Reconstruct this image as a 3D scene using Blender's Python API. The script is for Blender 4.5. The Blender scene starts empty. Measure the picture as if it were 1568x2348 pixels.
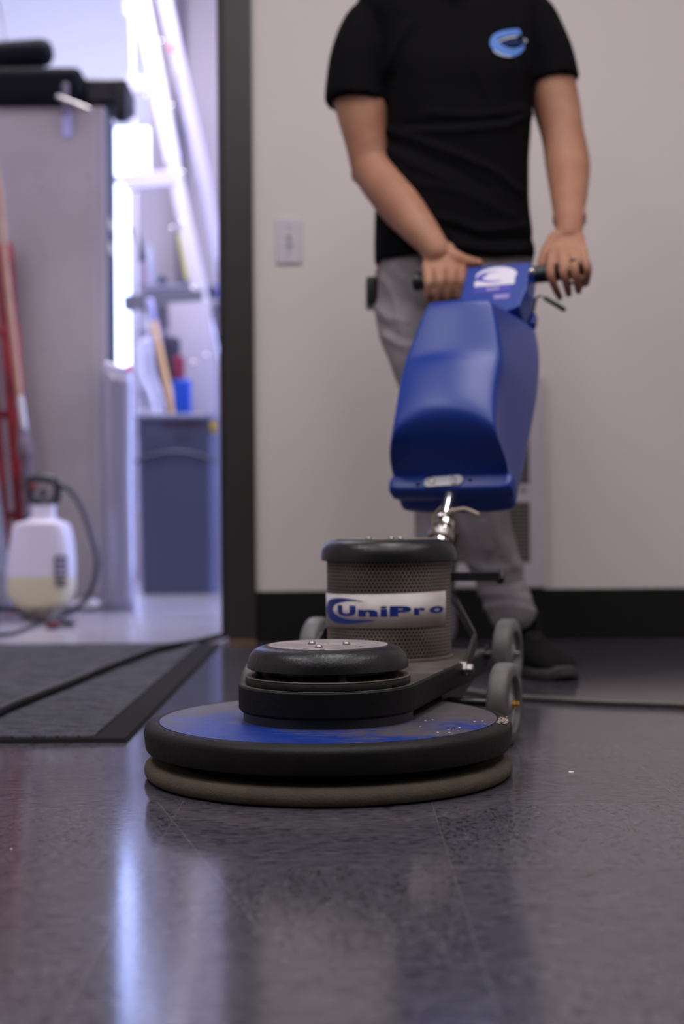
import bpy, bmesh, math, random
from mathutils import Vector, Matrix, noise
from mathutils.bvhtree import BVHTree
random.seed(7)
S = bpy.context.scene
COL = S.collection
PI = math.pi
# ------------------------------------------------------------------ camera
FPX = 3261.1
CH = 0.353
cam_data = bpy.data.cameras.new('camera'); cam = bpy.data.objects.new('camera', cam_data); COL.objects.link(cam)
cam_data.sensor_fit = 'VERTICAL'; cam_data.sensor_height = 36; cam_data.sensor_width = 24; cam_data.lens = 50
cam_data.clip_start = 0.05; cam_data.clip_end = 60
CM = (Matrix.Rotation(PI/2 + math.atan(16/FPX), 3, 'X') @ Matrix.Rotation(-math.radians(0.5), 3, 'Z'))
cam.matrix_world = Matrix.Translation((0, 0, CH)) @ CM.to_4x4()
cam_data.dof.use_dof = True; cam_data.dof.focus_distance = 1.82; cam_data.dof.aperture_fstop = 2.9
S.camera = cam
# ------------------------------------------------------------------ world, lights, exposure
w = bpy.data.worlds.new('daylight'); S.world = w; w.use_nodes = True
w.node_tree.nodes['Background'].inputs[0].default_value = (0.40, 0.50, 1.0, 1)
w.node_tree.nodes['Background'].inputs[1].default_value = 9.0
def area(name, loc, rot, sx, sy, power, col, portal=False, spread=180):
    l = bpy.data.lights.new(name, 'AREA'); l.shape = 'RECTANGLE'; l.size = sx; l.size_y = sy
    l.energy = power; l.color = col; l.spread = math.radians(spread)
    if portal: l.cycles.is_portal = True
    o = bpy.data.objects.new(name, l); COL.objects.link(o); o.location = loc; o.rotation_euler = rot
    return o
WARM = (1.0, 0.955, 0.985)
LIGHTS = [(0.20, 2.15, 29), (1.75, 1.7, 20), (-1.45, 1.7, 27), (0.2, 0.3, 20), (-1.45, 0.1, 16), (1.75, 0.1, 16)]
for (lx, ly, lp) in LIGHTS:
    area('troffer_light', (lx, ly, 3.00), (0, 0, 0), 0.56, 1.16, lp, WARM)
area('storage_light', (-0.9, 6.0, 4.0), (0, 0, 0), 1.2, 1.2, 175, (0.95, 0.91, 1.0))  # unseen lamp, added to brighten the storage room
S.view_settings.view_transform = 'Standard'; S.view_settings.look = 'None'
S.view_settings.exposure = 0.0; S.view_settings.gamma = 1.0
try: S.view_settings.use_curve_mapping = False
except Exception: pass

# ------------------------------------------------------------------ helpers
def ray(px, py): return CM @ Vector(((px-784)/FPX, -(py-1174)/FPX, -1))
C0 = Vector((0, 0, CH))
def P(px, py, d):                        # the point at depth d (metres along +y) seen at a pixel of the photo
    r = ray(px, py); return C0 + r*(d/r.y)
def FL(px, py, z=0.0):
    r = ray(px, py); return C0 + r*((z-CH)/r.z)
def onplane(px, py, p0, n):
    r = ray(px, py); return C0 + r*(((p0-C0).dot(n))/r.dot(n))
def lin(c):
    return tuple((x/12.92 if x <= .04045 else ((x+.055)/1.055)**2.4) for x in [v/255 for v in c])
def mat(name, col, rough=0.5, metal=0.0, spec=0.5, noise_amt=0.0, noise_scale=8.0, col2=None, bump=0.0, bump_scale=60.0,
        trans=0.0, coat=0.0, sheen=0.0, emis=None, alpha=1.0, sss=0.0):
    m = bpy.data.materials.new(name); m.use_nodes = True
    nt = m.node_tree; N = nt.nodes; L = nt.links; b = N['Principled BSDF']
    c = lin(col)
    b.inputs['Base Color'].default_value = (*c, 1)
    b.inputs['Roughness'].default_value = rough; b.inputs['Metallic'].default_value = metal
    b.inputs['Specular IOR Level'].default_value = spec
    if trans: b.inputs['Transmission Weight'].default_value = trans
    if coat: b.inputs['Coat Weight'].default_value = coat; b.inputs['Coat Roughness'].default_value = .1
    if sheen: b.inputs['Sheen Weight'].default_value = sheen
    if alpha < 1: b.inputs['Alpha'].default_value = alpha
    if sss: b.inputs['Subsurface Weight'].default_value = sss; b.inputs['Subsurface Radius'].default_value = (.02, .008, .004); b.inputs['Subsurface Scale'].default_value = .5
    if emis: b.inputs['Emission Color'].default_value = (*lin(emis[0]), 1); b.inputs['Emission Strength'].default_value = emis[1]
    tc = N.new('ShaderNodeTexCoord')
    if noise_amt or col2:
        n = N.new('ShaderNodeTexNoise'); n.inputs['Scale'].default_value = noise_scale; n.inputs['Detail'].default_value = 6
        L.new(tc.outputs['Object'], n.inputs['Vector'])
        r = N.new('ShaderNodeValToRGB'); r.color_ramp.elements[0].position = .42; r.color_ramp.elements[1].position = .60
        c2 = lin(col2) if col2 else tuple(x*(1-noise_amt) for x in c)
        r.color_ramp.elements[0].color = (*c2, 1); r.color_ramp.elements[1].color = (*c, 1)
        L.new(n.outputs['Fac'], r.inputs['Fac']); L.new(r.outputs['Color'], b.inputs['Base Color'])
    if bump:
        n2 = N.new('ShaderNodeTexNoise'); n2.inputs['Scale'].default_value = bump_scale; n2.inputs['Detail'].default_value = 4
        L.new(tc.outputs['Object'], n2.inputs['Vector'])
        bp = N.new('ShaderNodeBump'); bp.inputs['Strength'].default_value = bump; bp.inputs['Distance'].default_value = .002
        L.new(n2.outputs['Fac'], bp.inputs['Height']); L.new(bp.outputs['Normal'], b.inputs['Normal'])
    return m
def link(name, me, m, parent=None, smooth=True):
    o = bpy.data.objects.new(name, me); COL.objects.link(o)
    if m: me.materials.clear(); me.materials.append(m)
    if smooth:
        for p in me.polygons: p.use_smooth = True
    if parent:
        o.parent = parent; o.matrix_parent_inverse = parent.matrix_world.inverted()
    return o
def obj(name, bm, m, parent=None, smooth=True, bevel=0.0, seg=2, auto=None, sub=0, normals=True):
    if normals: bmesh.ops.recalc_face_normals(bm, faces=bm.faces)
    me = bpy.data.meshes.new(name); bm.to_mesh(me); bm.free()
    o = link(name, me, m, parent, smooth)
    if bevel:
        md = o.modifiers.new('bevel', 'BEVEL'); md.width = bevel; md.segments = seg; md.limit_method = 'ANGLE'; md.angle_limit = math.radians(35)
        md.harden_normals = False
    if sub:
        md = o.modifiers.new('sub', 'SUBSURF'); md.levels = sub; md.render_levels = sub
    if smooth and auto is not None:
        try: me.set_sharp_from_angle(angle=math.radians(auto))
        except Exception: pass
    return o
def tag(o, label=None, cat=None, group=None, kind=None):
    if label: o['label'] = label
    if cat: o['category'] = cat
    if group: o['group'] = group
    if kind: o['kind'] = kind
    return o
def thing(name, loc, label, cat, group=None):
    o = bpy.data.objects.new(name, None); COL.objects.link(o); o.location = loc; o.empty_display_size = .1
    o.matrix_world = Matrix.Translation(loc)
    return tag(o, label, cat, group)
def box(bm, lo, hi, M=None):
    vs = [Vector((x, y, z)) for x in (lo[0], hi[0]) for y in (lo[1], hi[1]) for z in (lo[2], hi[2])]
    if M is not None: vs = [M @ v for v in vs]
    v = [bm.verts.new(q) for q in vs]
    for f in ((0,1,3,2),(4,6,7,5),(0,4,5,1),(2,3,7,6),(0,2,6,4),(1,5,7,3)): bm.faces.new([v[i] for i in f])
    return bm
def B(): return bmesh.new()
def lathe(bm, prof, M=None, n=64, close=False):
    """prof: (r, z) pairs revolved about local z"""
    rings = []
    for (r, z) in prof:
        if r < 1e-6: rings.append([bm.verts.new((M @ Vector((0, 0, z))) if M is not None else (0, 0, z))])
        else:
            rg = []
            for i in range(n):
                a = 2*PI*i/n; q = Vector((r*math.cos(a), r*math.sin(a), z))
                rg.append(bm.verts.new(M @ q if M is not None else q))
            rings.append(rg)
    for k in range(len(rings)-1):
        a, b = rings[k], rings[k+1]
        for i in range(n):
            j = (i+1) % n
            if len(a) == 1 and len(b) == 1: continue
            if len(a) == 1: bm.faces.new((a[0], b[i], b[j]))
            elif len(b) == 1: bm.faces.new((a[i], a[j], b[0]))
            else: bm.faces.new((a[i], a[j], b[j], b[i]))
    if len(rings[0]) > 1: bm.faces.new(list(reversed(rings[0])))
    if len(rings[-1]) > 1: bm.faces.new(rings[-1])
    return bm
def frame_from(z, up=None):
    z = Vector(z).normalized(); u = Vector(up) if up is not None else (Vector((0, 0, 1)) if abs(z.z) < .9 else Vector((0, 1, 0)))
    x = u.cross(z).normalized(); y = z.cross(x); return Matrix((x, y, z)).transposed()
def TM(loc, z=(0,0,1), up=None):
    return Matrix.Translation(loc) @ frame_from(z, up).to_4x4()
def catmull(pts, k=6):
    out = []; n = len(pts)
    for i in range(n-1):
        p0 = pts[max(i-1, 0)]; p1 = pts[i]; p2 = pts[i+1]; p3 = pts[min(i+2, n-1)]
        for j in range(k):
            t = j/k
            out.append([.5*((2*b)+(-a+c)*t+(2*a-5*b+4*c-d)*t*t+(-a+3*b-3*c+d)*t**3) for a, b, c, d in zip(p0, p1, p2, p3)])
    out.append(list(pts[-1])); return out
def tube(bm, pts, rad, n=12, k=6, smoothpath=True, flat=1.0, up=None, endround=True):
    """swept tube; rad is a number or one per point; flat squashes it along the frame's second axis"""
    rr = rad if isinstance(rad, (list, tuple)) else [rad]*len(pts)
    q = [list(p)+[r] for p, r in zip(pts, rr)]
    if smoothpath and len(q) > 2: q = catmull(q, k)
    c = [Vector(a[:3]) for a in q]; r = [a[3] for a in q]
    if endround:
        t0 = (c[1]-c[0]).normalized(); t1 = (c[-1]-c[-2]).normalized()
        c = [c[0]-t0*r[0]*.7, c[0]-t0*r[0]*.4] + c + [c[-1]+t1*r[-1]*.4, c[-1]+t1*r[-1]*.7]
        r = [r[0]*.45, r[0]*.85] + r + [r[-1]*.85, r[-1]*.45]
    x = None; rings = []
    for i in range(len(c)):
        t = (c[min(i+1, len(c)-1)]-c[max(i-1, 0)]).normalized()
        if x is None: x = frame_from(t, up).col[0].copy()
        x = (x - t*x.dot(t)).normalized(); y = t.cross(x)
        rings.append([bm.verts.new(c[i]+(x*math.cos(2*PI*j/n)+y*math.sin(2*PI*j/n)*flat)*r[i]) for j in range(n)])
    for a, b in zip(rings, rings[1:]):
        for i in range(n): bm.faces.new((a[i], a[(i+1) % n], b[(i+1) % n], b[i]))
    bm.faces.new(list(reversed(rings[0]))); bm.faces.new(rings[-1])
    return bm
def rings_loft(bm, rings, cap=True):
    R = [[bm.verts.new(p) for p in r] for r in rings]
    n = len(R[0])
    for a, b in zip(R, R[1:]):
        for i in range(n): bm.faces.new((a[i], a[(i+1) % n], b[(i+1) % n], b[i]))
    if cap: bm.faces.new(list(reversed(R[0]))); bm.faces.new(R[-1])
    return bm
def ell_ring(c, rx, ry, n=32, ax=(1,0,0), ay=(0,1,0), p=2.0):
    ax = Vector(ax); ay = Vector(ay); out = []
    for i in range(n):
        a = 2*PI*i/n; cc = math.cos(a); ss = math.sin(a)
        out.append(Vector(c)+ax*rx*math.copysign(abs(cc)**(2/p), cc)+ay*ry*math.copysign(abs(ss)**(2/p), ss))
    return out
def ellipsoid(bm, c, r, M3=None, n=20):
    M = Matrix.Translation(c) @ (M3.to_4x4() if M3 is not None else Matrix.Identity(4)) @ Matrix.Diagonal((*r, 1))
    bmesh.ops.create_uvsphere(bm, u_segments=n, v_segments=n//2+2, radius=1, matrix=M); return bm
def remesh(bm, voxel, smooth_it=4, fn=None):
    bmesh.ops.recalc_face_normals(bm, faces=bm.faces)
    me = bpy.data.meshes.new('tmp'); bm.to_mesh(me); bm.free()
    o = bpy.data.objects.new('tmp', me); COL.objects.link(o)
    md = o.modifiers.new('r', 'REMESH'); md.mode = 'VOXEL'; md.voxel_size = voxel; md.adaptivity = 0
    dg = bpy.context.evaluated_depsgraph_get(); dg.update()
    m2 = bpy.data.meshes.new_from_object(o.evaluated_get(dg))
    bpy.data.objects.remove(o); 
    b2 = bmesh.new(); b2.from_mesh(m2)
    for _ in range(smooth_it): bmesh.ops.smooth_vert(b2, verts=b2.verts, factor=.5, use_axis_x=True, use_axis_y=True, use_axis_z=True)
    if fn:
        b2.normal_update()
        mv = [(v, fn(v.co, v.normal)) for v in b2.verts]
        for v, d in mv: v.co += d
    return b2
def project(co):
    v = CM.transposed() @ (co-C0); return 784+FPX*v.x/-v.z, 1174-FPX*v.y/-v.z
def folds(fl, front_only=True, nz=0.0, ns=6.0):
    """displacement made of soft cloth ridges; each fold is a polyline of photo pixels + half width px + height m"""
    def fn(co, no):
        px, py = project(co); d = 0.0
        if no.y < .35 or not front_only:
            for (pts, wd, amp) in fl:
                best = 1e9; tt = 0
                for (a, b) in zip(pts, pts[1:]):
                    ax, ay = a; bx, by = b; ux, uy = bx-ax, by-ay; L2 = ux*ux+uy*uy
                    t = max(0, min(1, ((px-ax)*ux+(py-ay)*uy)/L2)); q = math.hypot(px-ax-ux*t, py-ay-uy*t)
                    if q < best: best = q
                if best < wd*3: d += amp*math.exp(-(best/wd)**2)
        if nz: d += nz*noise.noise(Vector((co.x*ns, co.y*ns, co.z*ns*1.6)))
        return no*d
    return fn
def text_bm(s, size=1.0, off=0.0, extr=0.0):
    cu = bpy.data.curves.new('t', 'FONT'); cu.body = s; cu.size = size; cu.offset = off; cu.extrude = extr; cu.resolution_u = 4
    cu.align_x = 'CENTER'
    o = bpy.data.objects.new('t', cu); COL.objects.link(o)
    dg = bpy.context.evaluated_depsgraph_get(); dg.update()
    me = bpy.data.meshes.new_from_object(o.evaluated_get(dg)); bpy.data.objects.remove(o)
    bm = bmesh.new(); bm.from_mesh(me); return bm
def bounds(bm):
    xs = [v.co.x for v in bm.verts]; ys = [v.co.y for v in bm.verts]; return min(xs), max(xs), min(ys), max(ys)
def fit(bm, x0, x1, y0, y1):
    a, b, c, d = bounds(bm)
    for v in bm.verts: v.co.x = x0+(v.co.x-a)/(b-a)*(x1-x0); v.co.y = y0+(v.co.y-c)/(d-c)*(y1-y0)
    return bm
def slice_x(bm, step):
    a, b, c, d = bounds(bm); x = a+step
    while x < b:
        bmesh.ops.bisect_plane(bm, geom=bm.verts[:]+bm.edges[:]+bm.faces[:], plane_co=(x, 0, 0), plane_no=(1, 0, 0)); x += step
    return bm
def merge(dst, src, fn=lambda v: v):
    mp = {v: dst.verts.new(fn(v.co.copy())) for v in src.verts}
    for f in src.faces:
        try: dst.faces.new([mp[v] for v in f.verts])
        except ValueError: pass
    src.free(); return dst

# ------------------------------------------------------------------ materials
def wall_mat(name, col, bump=.25):
    return mat(name, col, rough=.75, spec=.25, bump=bump, bump_scale=160)
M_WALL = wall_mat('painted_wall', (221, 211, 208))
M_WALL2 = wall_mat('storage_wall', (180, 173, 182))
M_BASE = mat('black_rubber_base', (16, 16, 17), rough=.6, spec=.25)
M_FRAME = mat('dark_bronze_metal', (52, 47, 46), rough=.38, spec=.5)
M_DUST = mat('dusty_foot', (112, 88, 70), rough=.9)
M_WHITEPL = mat('white_plastic', (208, 200, 210), rough=.35)
M_RUBBER = mat('black_rubber', (22, 22, 24), rough=.36, spec=.42, noise_amt=.35, noise_scale=14, bump=.25, bump_scale=220)
M_RUBBER2 = mat('dusty_rubber', (40, 38, 37), rough=.55, spec=.3, col2=(26, 25, 25), noise_scale=20, bump=.4, bump_scale=150)
M_CHROME = mat('chrome', (225, 218, 215), rough=.12, metal=1)
M_STEEL = mat('steel', (160, 154, 150), rough=.4, metal=1)
M_BRASS = mat('brass', (205, 165, 85), rough=.3, metal=1)
M_BLUE = mat('blue_tank_plastic', (0, 48, 138), rough=.37, spec=.5, bump=.12, bump_scale=900)
M_BLUEP = mat('blue_control_cover', (0, 48, 140), rough=.4)
M_GREYR = mat('grey_wheel_rubber', (106, 105, 107), rough=.55, col2=(86, 82, 80), noise_scale=16)
M_GREYH = mat('grey_wheel_hub', (138, 138, 142), rough=.5, noise_amt=.15, noise_scale=20)
M_BLACK = mat('black_plastic', (22, 22, 24), rough=.4)
M_CORD = mat('black_cord', (13, 13, 17), rough=.5, spec=.35)
M_CORD2 = mat('grey_brown_cord', (92, 86, 80), rough=.5)

def floor_material():
    m = bpy.data.materials.new('vinyl_tile_floor'); m.use_nodes = True
    nt = m.node_tree; N = nt.nodes; L = nt.links; b = N['Principled BSDF']
    geo = N.new('ShaderNodeNewGeometry'); sep = N.new('ShaderNodeSeparateXYZ'); L.new(geo.outputs['Position'], sep.inputs[0])
    def mth(op, a, b_=None, c=None):
        n = N.new('ShaderNodeMath'); n.operation = op
        for i, v in enumerate((a, b_, c)):
            if v is None: continue
            if isinstance(v, (int, float)): n.inputs[i].default_value = v
            else: L.new(v, n.inputs[i])
        return n.outputs[0]
    T = .3105
    def cell(sock, o):
        u = mth('DIVIDE', mth('SUBTRACT', sock, o), T); fr = mth('FRACT', mth('ADD', u, 100)); fl = mth('FLOOR', mth('ADD', u, 100))
        e = mth('MINIMUM', fr, mth('SUBTRACT', 1, fr)); return fl, e
    fx, ex = cell(sep.outputs['X'], .108); fy, ey = cell(sep.outputs['Y'], 1.440)
    seam = mth('LESS_THAN', mth('MINIMUM', ex, ey), .0014)
    par = mth('FRACT', mth('MULTIPLY', mth('ADD', fx, fy), .5)); alt = mth('GREATER_THAN', par, .25)
    # per-tile shade
    cmb = N.new('ShaderNodeCombineXYZ'); L.new(fx, cmb.inputs[0]); L.new(fy, cmb.inputs[1])
    wn = N.new('ShaderNodeTexWhiteNoise'); L.new(cmb.outputs[0], wn.inputs['Vector'])
    # flecks, stretched one way on one tile and the other on the next
    def fleck(sx, sy):
        mp = N.new('ShaderNodeMapping'); mp.inputs['Scale'].default_value = (sx, sy, 1); L.new(geo.outputs['Position'], mp.inputs['Vector'])
        v = N.new('ShaderNodeTexVoronoi'); v.inputs['Scale'].default_value = 1; v.feature = 'F1'; L.new(mp.outputs[0], v.inputs['Vector'])
        return v
    va = fleck(260, 130); vb = fleck(95, 280)
    mx = N.new('ShaderNodeMix'); mx.data_type = 'RGBA'; L.new(alt, mx.inputs['Factor']); L.new(va.outputs['Color'], mx.inputs[6]); L.new(vb.outputs['Color'], mx.inputs[7])
    sc = N.new('ShaderNodeSeparateColor'); L.new(mx.outputs[2], sc.inputs[0])
    n1 = N.new('ShaderNodeTexNoise'); n1.inputs['Scale'].default_value = 3.2; n1.inputs['Detail'].default_value = 8; L.new(geo.outputs['Position'], n1.inputs['Vector'])
    r = N.new('ShaderNodeValToRGB'); cr = r.color_ramp; cr.interpolation = 'CONSTANT'
    base = lin((76, 73, 80))
    cr.elements[0].position = 0; cr.elements[0].color = (*[x*.45 for x in base], 1)
    cr.elements[1].position = .11; cr.elements[1].color = (*[x*.82 for x in base], 1)
    e = cr.elements.new(.35); e.color = (*base, 1)
    e = cr.elements.new(.75); e.color = (*[x*1.18 for x in base], 1)
    e = cr.elements.new(.97); e.color = (*[x*1.55 for x in base], 1)
    L.new(sc.outputs[0], r.inputs[0])
    hv = N.new('ShaderNodeHueSaturation'); L.new(r.outputs[0], hv.inputs['Color'])
    val = mth('ADD', mth('ADD', .84, mth('MULTIPLY', wn.outputs['Value'], .14)), mth('MULTIPLY', n1.outputs['Fac'], .2)); L.new(val, hv.inputs['Value'])
    # seams and one long scratch
    dist = mth('ABSOLUTE', mth('ADD', mth('MULTIPLY', mth('SUBTRACT', sep.outputs['X'], -.158), .961), mth('MULTIPLY', mth('SUBTRACT', sep.outputs['Y'], 1.52), .2766)))
    scr = mth('MULTIPLY', mth('LESS_THAN', dist, .0006), mth('MULTIPLY', mth('GREATER_THAN', sep.outputs['Y'], 1.22), mth('LESS_THAN', sep.outputs['Y'], 1.79)))
    ln = mth('MAXIMUM', seam, scr)
    m2 = N.new('ShaderNodeMix'); m2.data_type = 'RGBA'; L.new(mth('MULTIPLY', ln, .28), m2.inputs['Factor']); L.new(hv.outputs[0], m2.inputs[6]); m2.inputs[7].default_value = (*lin((150, 142, 140)), 1)
    L.new(m2.outputs[2], b.inputs['Base Color'])
    # polish: slightly uneven gloss
    mp = N.new('ShaderNodeMapping'); mp.inputs['Scale'].default_value = (60, 260, 1); L.new(geo.outputs['Position'], mp.inputs['Vector'])
    n2 = N.new('ShaderNodeTexNoise'); n2.inputs['Scale'].default_value = 1; n2.inputs['Detail'].default_value = 5; L.new(mp.outputs[0], n2.inputs['Vector'])
    L.new(mth('ADD', .06, mth('MULTIPLY', n1.outputs['Fac'], .09)), b.inputs['Roughness'])
    b.inputs['Specular IOR Level'].default_value = .58
    bp = N.new('ShaderNodeBump'); bp.inputs['Strength'].default_value = .16; bp.inputs['Distance'].default_value = .0007
    L.new(mth('SUBTRACT', mth('ADD', n2.outputs['Fac'], mth('MULTIPLY', sc.outputs[0], .18)), mth('MULTIPLY', ln, .6)), bp.inputs['Height']); L.new(bp.outputs[0], b.inputs['Normal'])
    return m
M_FLOOR = floor_material()

# ------------------------------------------------------------------ room shell
YW = 4.08                                   # face of the wall behind the worker
def struct(name, lo, hi, m, bevel=0):
    o = obj(name, box(B(), lo, hi), m, smooth=False, bevel=bevel); o['kind'] = 'structure'; return o
DX0, DX1 = -1.42, -0.258                    # doorway, outer faces of its frame
struct('floor', (-3.2, -3.2, -.12), (3.4, YW-.02, 0), M_FLOOR)
struct('floor_storage', (-3.2, YW-.02, -.12), (3.4, 8.9, 0), mat('sealed_concrete', (150, 146, 158), rough=.22, spec=.6, noise_amt=.12, noise_scale=2.5, bump=.1, bump_scale=30))  # pale colour also stands in for glare on the storage floor
struct('wall_back', (DX1-.02, YW, 0), (3.4, YW+.13, 3.15), M_WALL)
struct('wall_back_left', (-3.2, YW, 0), (DX0+.02, YW+.13, 3.15), M_WALL)
struct('wall_above_door', (DX0+.02, YW, 2.14), (DX1-.02, YW+.13, 3.15), M_WALL)
struct('wall_right', (3.28, -3.2, 0), (3.4, YW, 3.15), M_WALL)
struct('wall_left', (-3.2, -3.2, 0), (-3.08, YW, 3.15), M_WALL)
struct('wall_front', (-3.08, -3.2, 0), (3.28, -3.08, 3.15), wall_mat('darkened_wall', (112, 106, 104)))  # unseen wall, coloured darker to weaken its reflection in the machine
M_CEIL = wall_mat('ceiling_tile', (215, 212, 208))
struct('ceiling', (-3.2, -3.2, 3.04), (3.4, YW, 3.15), M_CEIL)
struct('baseboard_back', (DX1+.004, YW-.010, 0), (3.28, YW+.002, .147), M_BASE, bevel=.003)
# steel door frame: two jambs with a returned face, and the head
bm = B(); box(bm, (DX1-.070, YW-.022, .012), (DX1+.010, YW+.15, 2.14)); box(bm, (DX1-.094, YW+.045, .012), (DX1-.060, YW+.10, 2.10))
jr = obj('door_1', bm, M_FRAME, smooth=False, bevel=.003); jr['kind'] = 'structure'
bm = B(); box(bm, (DX1-.070, YW-.023, 0), (DX1+.010, YW+.15, .013)); f_ = obj('jamb_foot', bm, M_DUST, jr, smooth=False); f_['label'] = 'dusty brown foot of the jamb'
bm = B(); box(bm, (DX0, YW-.022, 0), (DX0+.09, YW+.15, 2.14)); box(bm, (DX0, YW-.022, 2.10), (DX1-.060, YW+.15, 2.17)); obj('frame_head', bm, M_FRAME, jr, smooth=False, bevel=.003)
# storage room
YB = 8.6
M_BLUEFLOOR = None
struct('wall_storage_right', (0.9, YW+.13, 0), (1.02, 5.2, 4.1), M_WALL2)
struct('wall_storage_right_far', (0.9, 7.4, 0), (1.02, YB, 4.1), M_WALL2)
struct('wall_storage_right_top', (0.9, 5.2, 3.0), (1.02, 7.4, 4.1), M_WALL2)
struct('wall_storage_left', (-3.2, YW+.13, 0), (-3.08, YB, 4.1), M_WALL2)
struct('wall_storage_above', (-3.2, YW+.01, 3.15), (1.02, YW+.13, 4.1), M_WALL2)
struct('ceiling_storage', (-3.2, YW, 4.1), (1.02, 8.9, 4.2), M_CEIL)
# far wall with a tall daylight window and a glazed door beneath it
wxL = -2.75; wxR = P(352, 300, YB).x; dxL = -2.2; dxR = P(306, 700, YB).x; wz = P(352, 415, YB).z
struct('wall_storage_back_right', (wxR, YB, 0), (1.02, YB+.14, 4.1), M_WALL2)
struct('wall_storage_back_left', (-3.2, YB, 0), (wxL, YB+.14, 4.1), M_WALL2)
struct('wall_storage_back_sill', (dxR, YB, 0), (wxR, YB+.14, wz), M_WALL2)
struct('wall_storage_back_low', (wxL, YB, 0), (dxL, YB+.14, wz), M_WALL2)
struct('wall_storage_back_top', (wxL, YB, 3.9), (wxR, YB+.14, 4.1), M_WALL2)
M_GLASS = bpy.data.materials.new('window_glass'); M_GLASS.use_nodes = True
nt = M_GLASS.node_tree; nt.nodes.remove(nt.nodes['Principled BSDF'])
_t = nt.nodes.new('ShaderNodeBsdfTransparent'); _g = nt.nodes.new('ShaderNodeBsdfGlossy'); _g.inputs['Roughness'].default_value = .02
_x = nt.nodes.new('ShaderNodeMixShader'); _f = nt.nodes.new('ShaderNodeFresnel'); _f.inputs[0].default_value = 1.3
nt.links.new(_f.outputs[0], _x.inputs[0]); nt.links.new(_t.outputs[0], _x.inputs[1]); nt.links.new(_g.outputs[0], _x.inputs[2]); nt.links.new(_x.outputs[0], nt.nodes['Material Output'].inputs[0])
bm = B(); box(bm, (wxL, YB+.05, wz+.02), (wxR, YB+.058, 3.9)); wo = obj('window_1', bm, M_GLASS, smooth=False); wo['kind'] = 'structure'
bm = B()
for z in (wz, 3.86): box(bm, (wxL, YB+.02, z), (wxR, YB+.09, z+.04))
for x in (wxL, wxR-.03): box(bm, (x, YB+.02, wz), (x+.03, YB+.09, 3.9))
obj('window_frame', bm, M_WHITEPL, wo, smooth=False)
bm = B(); box(bm, (dxL, YB+.05, .03), (dxR, YB+.058, wz)); do = obj('window_2', bm, M_GLASS, smooth=False); do['kind'] = 'structure'
bm = B(); box(bm, (dxL, YB+.02, 0), (dxR, YB+.09, .06)); box(bm, (dxR-.025, YB+.02, 0), (dxR, YB+.09, wz)); box(bm, (dxL, YB+.02, 0), (dxL+.05, YB+.09, wz)); obj('window_frame', bm, M_WHITEPL, do, smooth=False)
bm = B(); box(bm, (.95, 5.2, .03), (.958, 7.4, 3.0)); w3 = obj('window_3', bm, M_GLASS, smooth=False); w3['kind'] = 'structure'
bm = B(); box(bm, (.93, 5.2, 0), (.99, 7.4, .05)); box(bm, (.93, 5.2, 0), (.99, 5.26, 3.0)); box(bm, (.93, 7.34, 0), (.99, 7.4, 3.0)); obj('window_frame', bm, M_WHITEPL, w3, smooth=False)
M_BLIND = bpy.data.materials.new('translucent_blind'); M_BLIND.use_nodes = True; nt = M_BLIND.node_tree; nt.nodes.remove(nt.nodes['Principled BSDF'])
_d = nt.nodes.new('ShaderNodeBsdfDiffuse'); _d.inputs[0].default_value = (.75, .76, .80, 1); _t = nt.nodes.new('ShaderNodeBsdfTranslucent'); _t.inputs[0].default_value = (.62, .60, .55, 1)
_n = nt.nodes.new('ShaderNodeTexNoise'); _n.inputs['Scale'].default_value = 3; _x = nt.nodes.new('ShaderNodeMixShader'); _x.inputs[0].default_value = .40
nt.links.new(_d.outputs[0], _x.inputs[1]); nt.links.new(_t.outputs[0], _x.inputs[2]); nt.links.new(_x.outputs[0], nt.nodes['Material Output'].inputs[0])
zb0 = P(300, 290, YB).z  # lower edge of a blind added to tone down the bright window
bm = B(); box(bm, (wxL+.02, YB+.030, zb0), (wxR-.02, YB+.031, 3.9)); bl = obj('blind', bm, M_BLIND, wo, smooth=False); bl['label'] = 'pale translucent blind added to dim most of the window'
area('side_daylight_portal', (1.0, 6.3, 1.5), (0, PI/2, 0), 3.0, 2.2, 1, (1, 1, 1), portal=True)
area('window_daylight_portal', ((wxL+wxR)/2, YB+.16, (wz+3.9)/2), (-PI/2, 0, 0), wxR-wxL, 3.9-wz, 1, (1, 1, 1), portal=True)
area('door_daylight_portal', ((dxL+dxR)/2, YB+.16, wz/2), (-PI/2, 0, 0), dxR-dxL, wz, 1, (1, 1, 1), portal=True)

# ------------------------------------------------------------------ ceiling troffers (above the frame, where the light comes from)
M_DIFF = mat('light_diffuser', (240, 238, 232), rough=.5)
for i, (lx, ly, lp) in enumerate(LIGHTS):
    t = thing('ceiling_light', (lx, ly, 3.04), 'flat rectangular ceiling troffer with white frame and lit diffuser', 'ceiling light', 'troffers in the ceiling')
    bm = B()
    for (a, b_) in (((-.31, -.61), (.31, -.58)), ((-.31, .58), (.31, .61)), ((-.31, -.58), (-.28, .58)), ((.28, -.58), (.31, .58))):
        box(bm, (lx+a[0], ly+a[1], 3.015), (lx+b_[0], ly+b_[1], 3.04))
    obj('frame', bm, M_WHITEPL, t, smooth=False)

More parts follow.
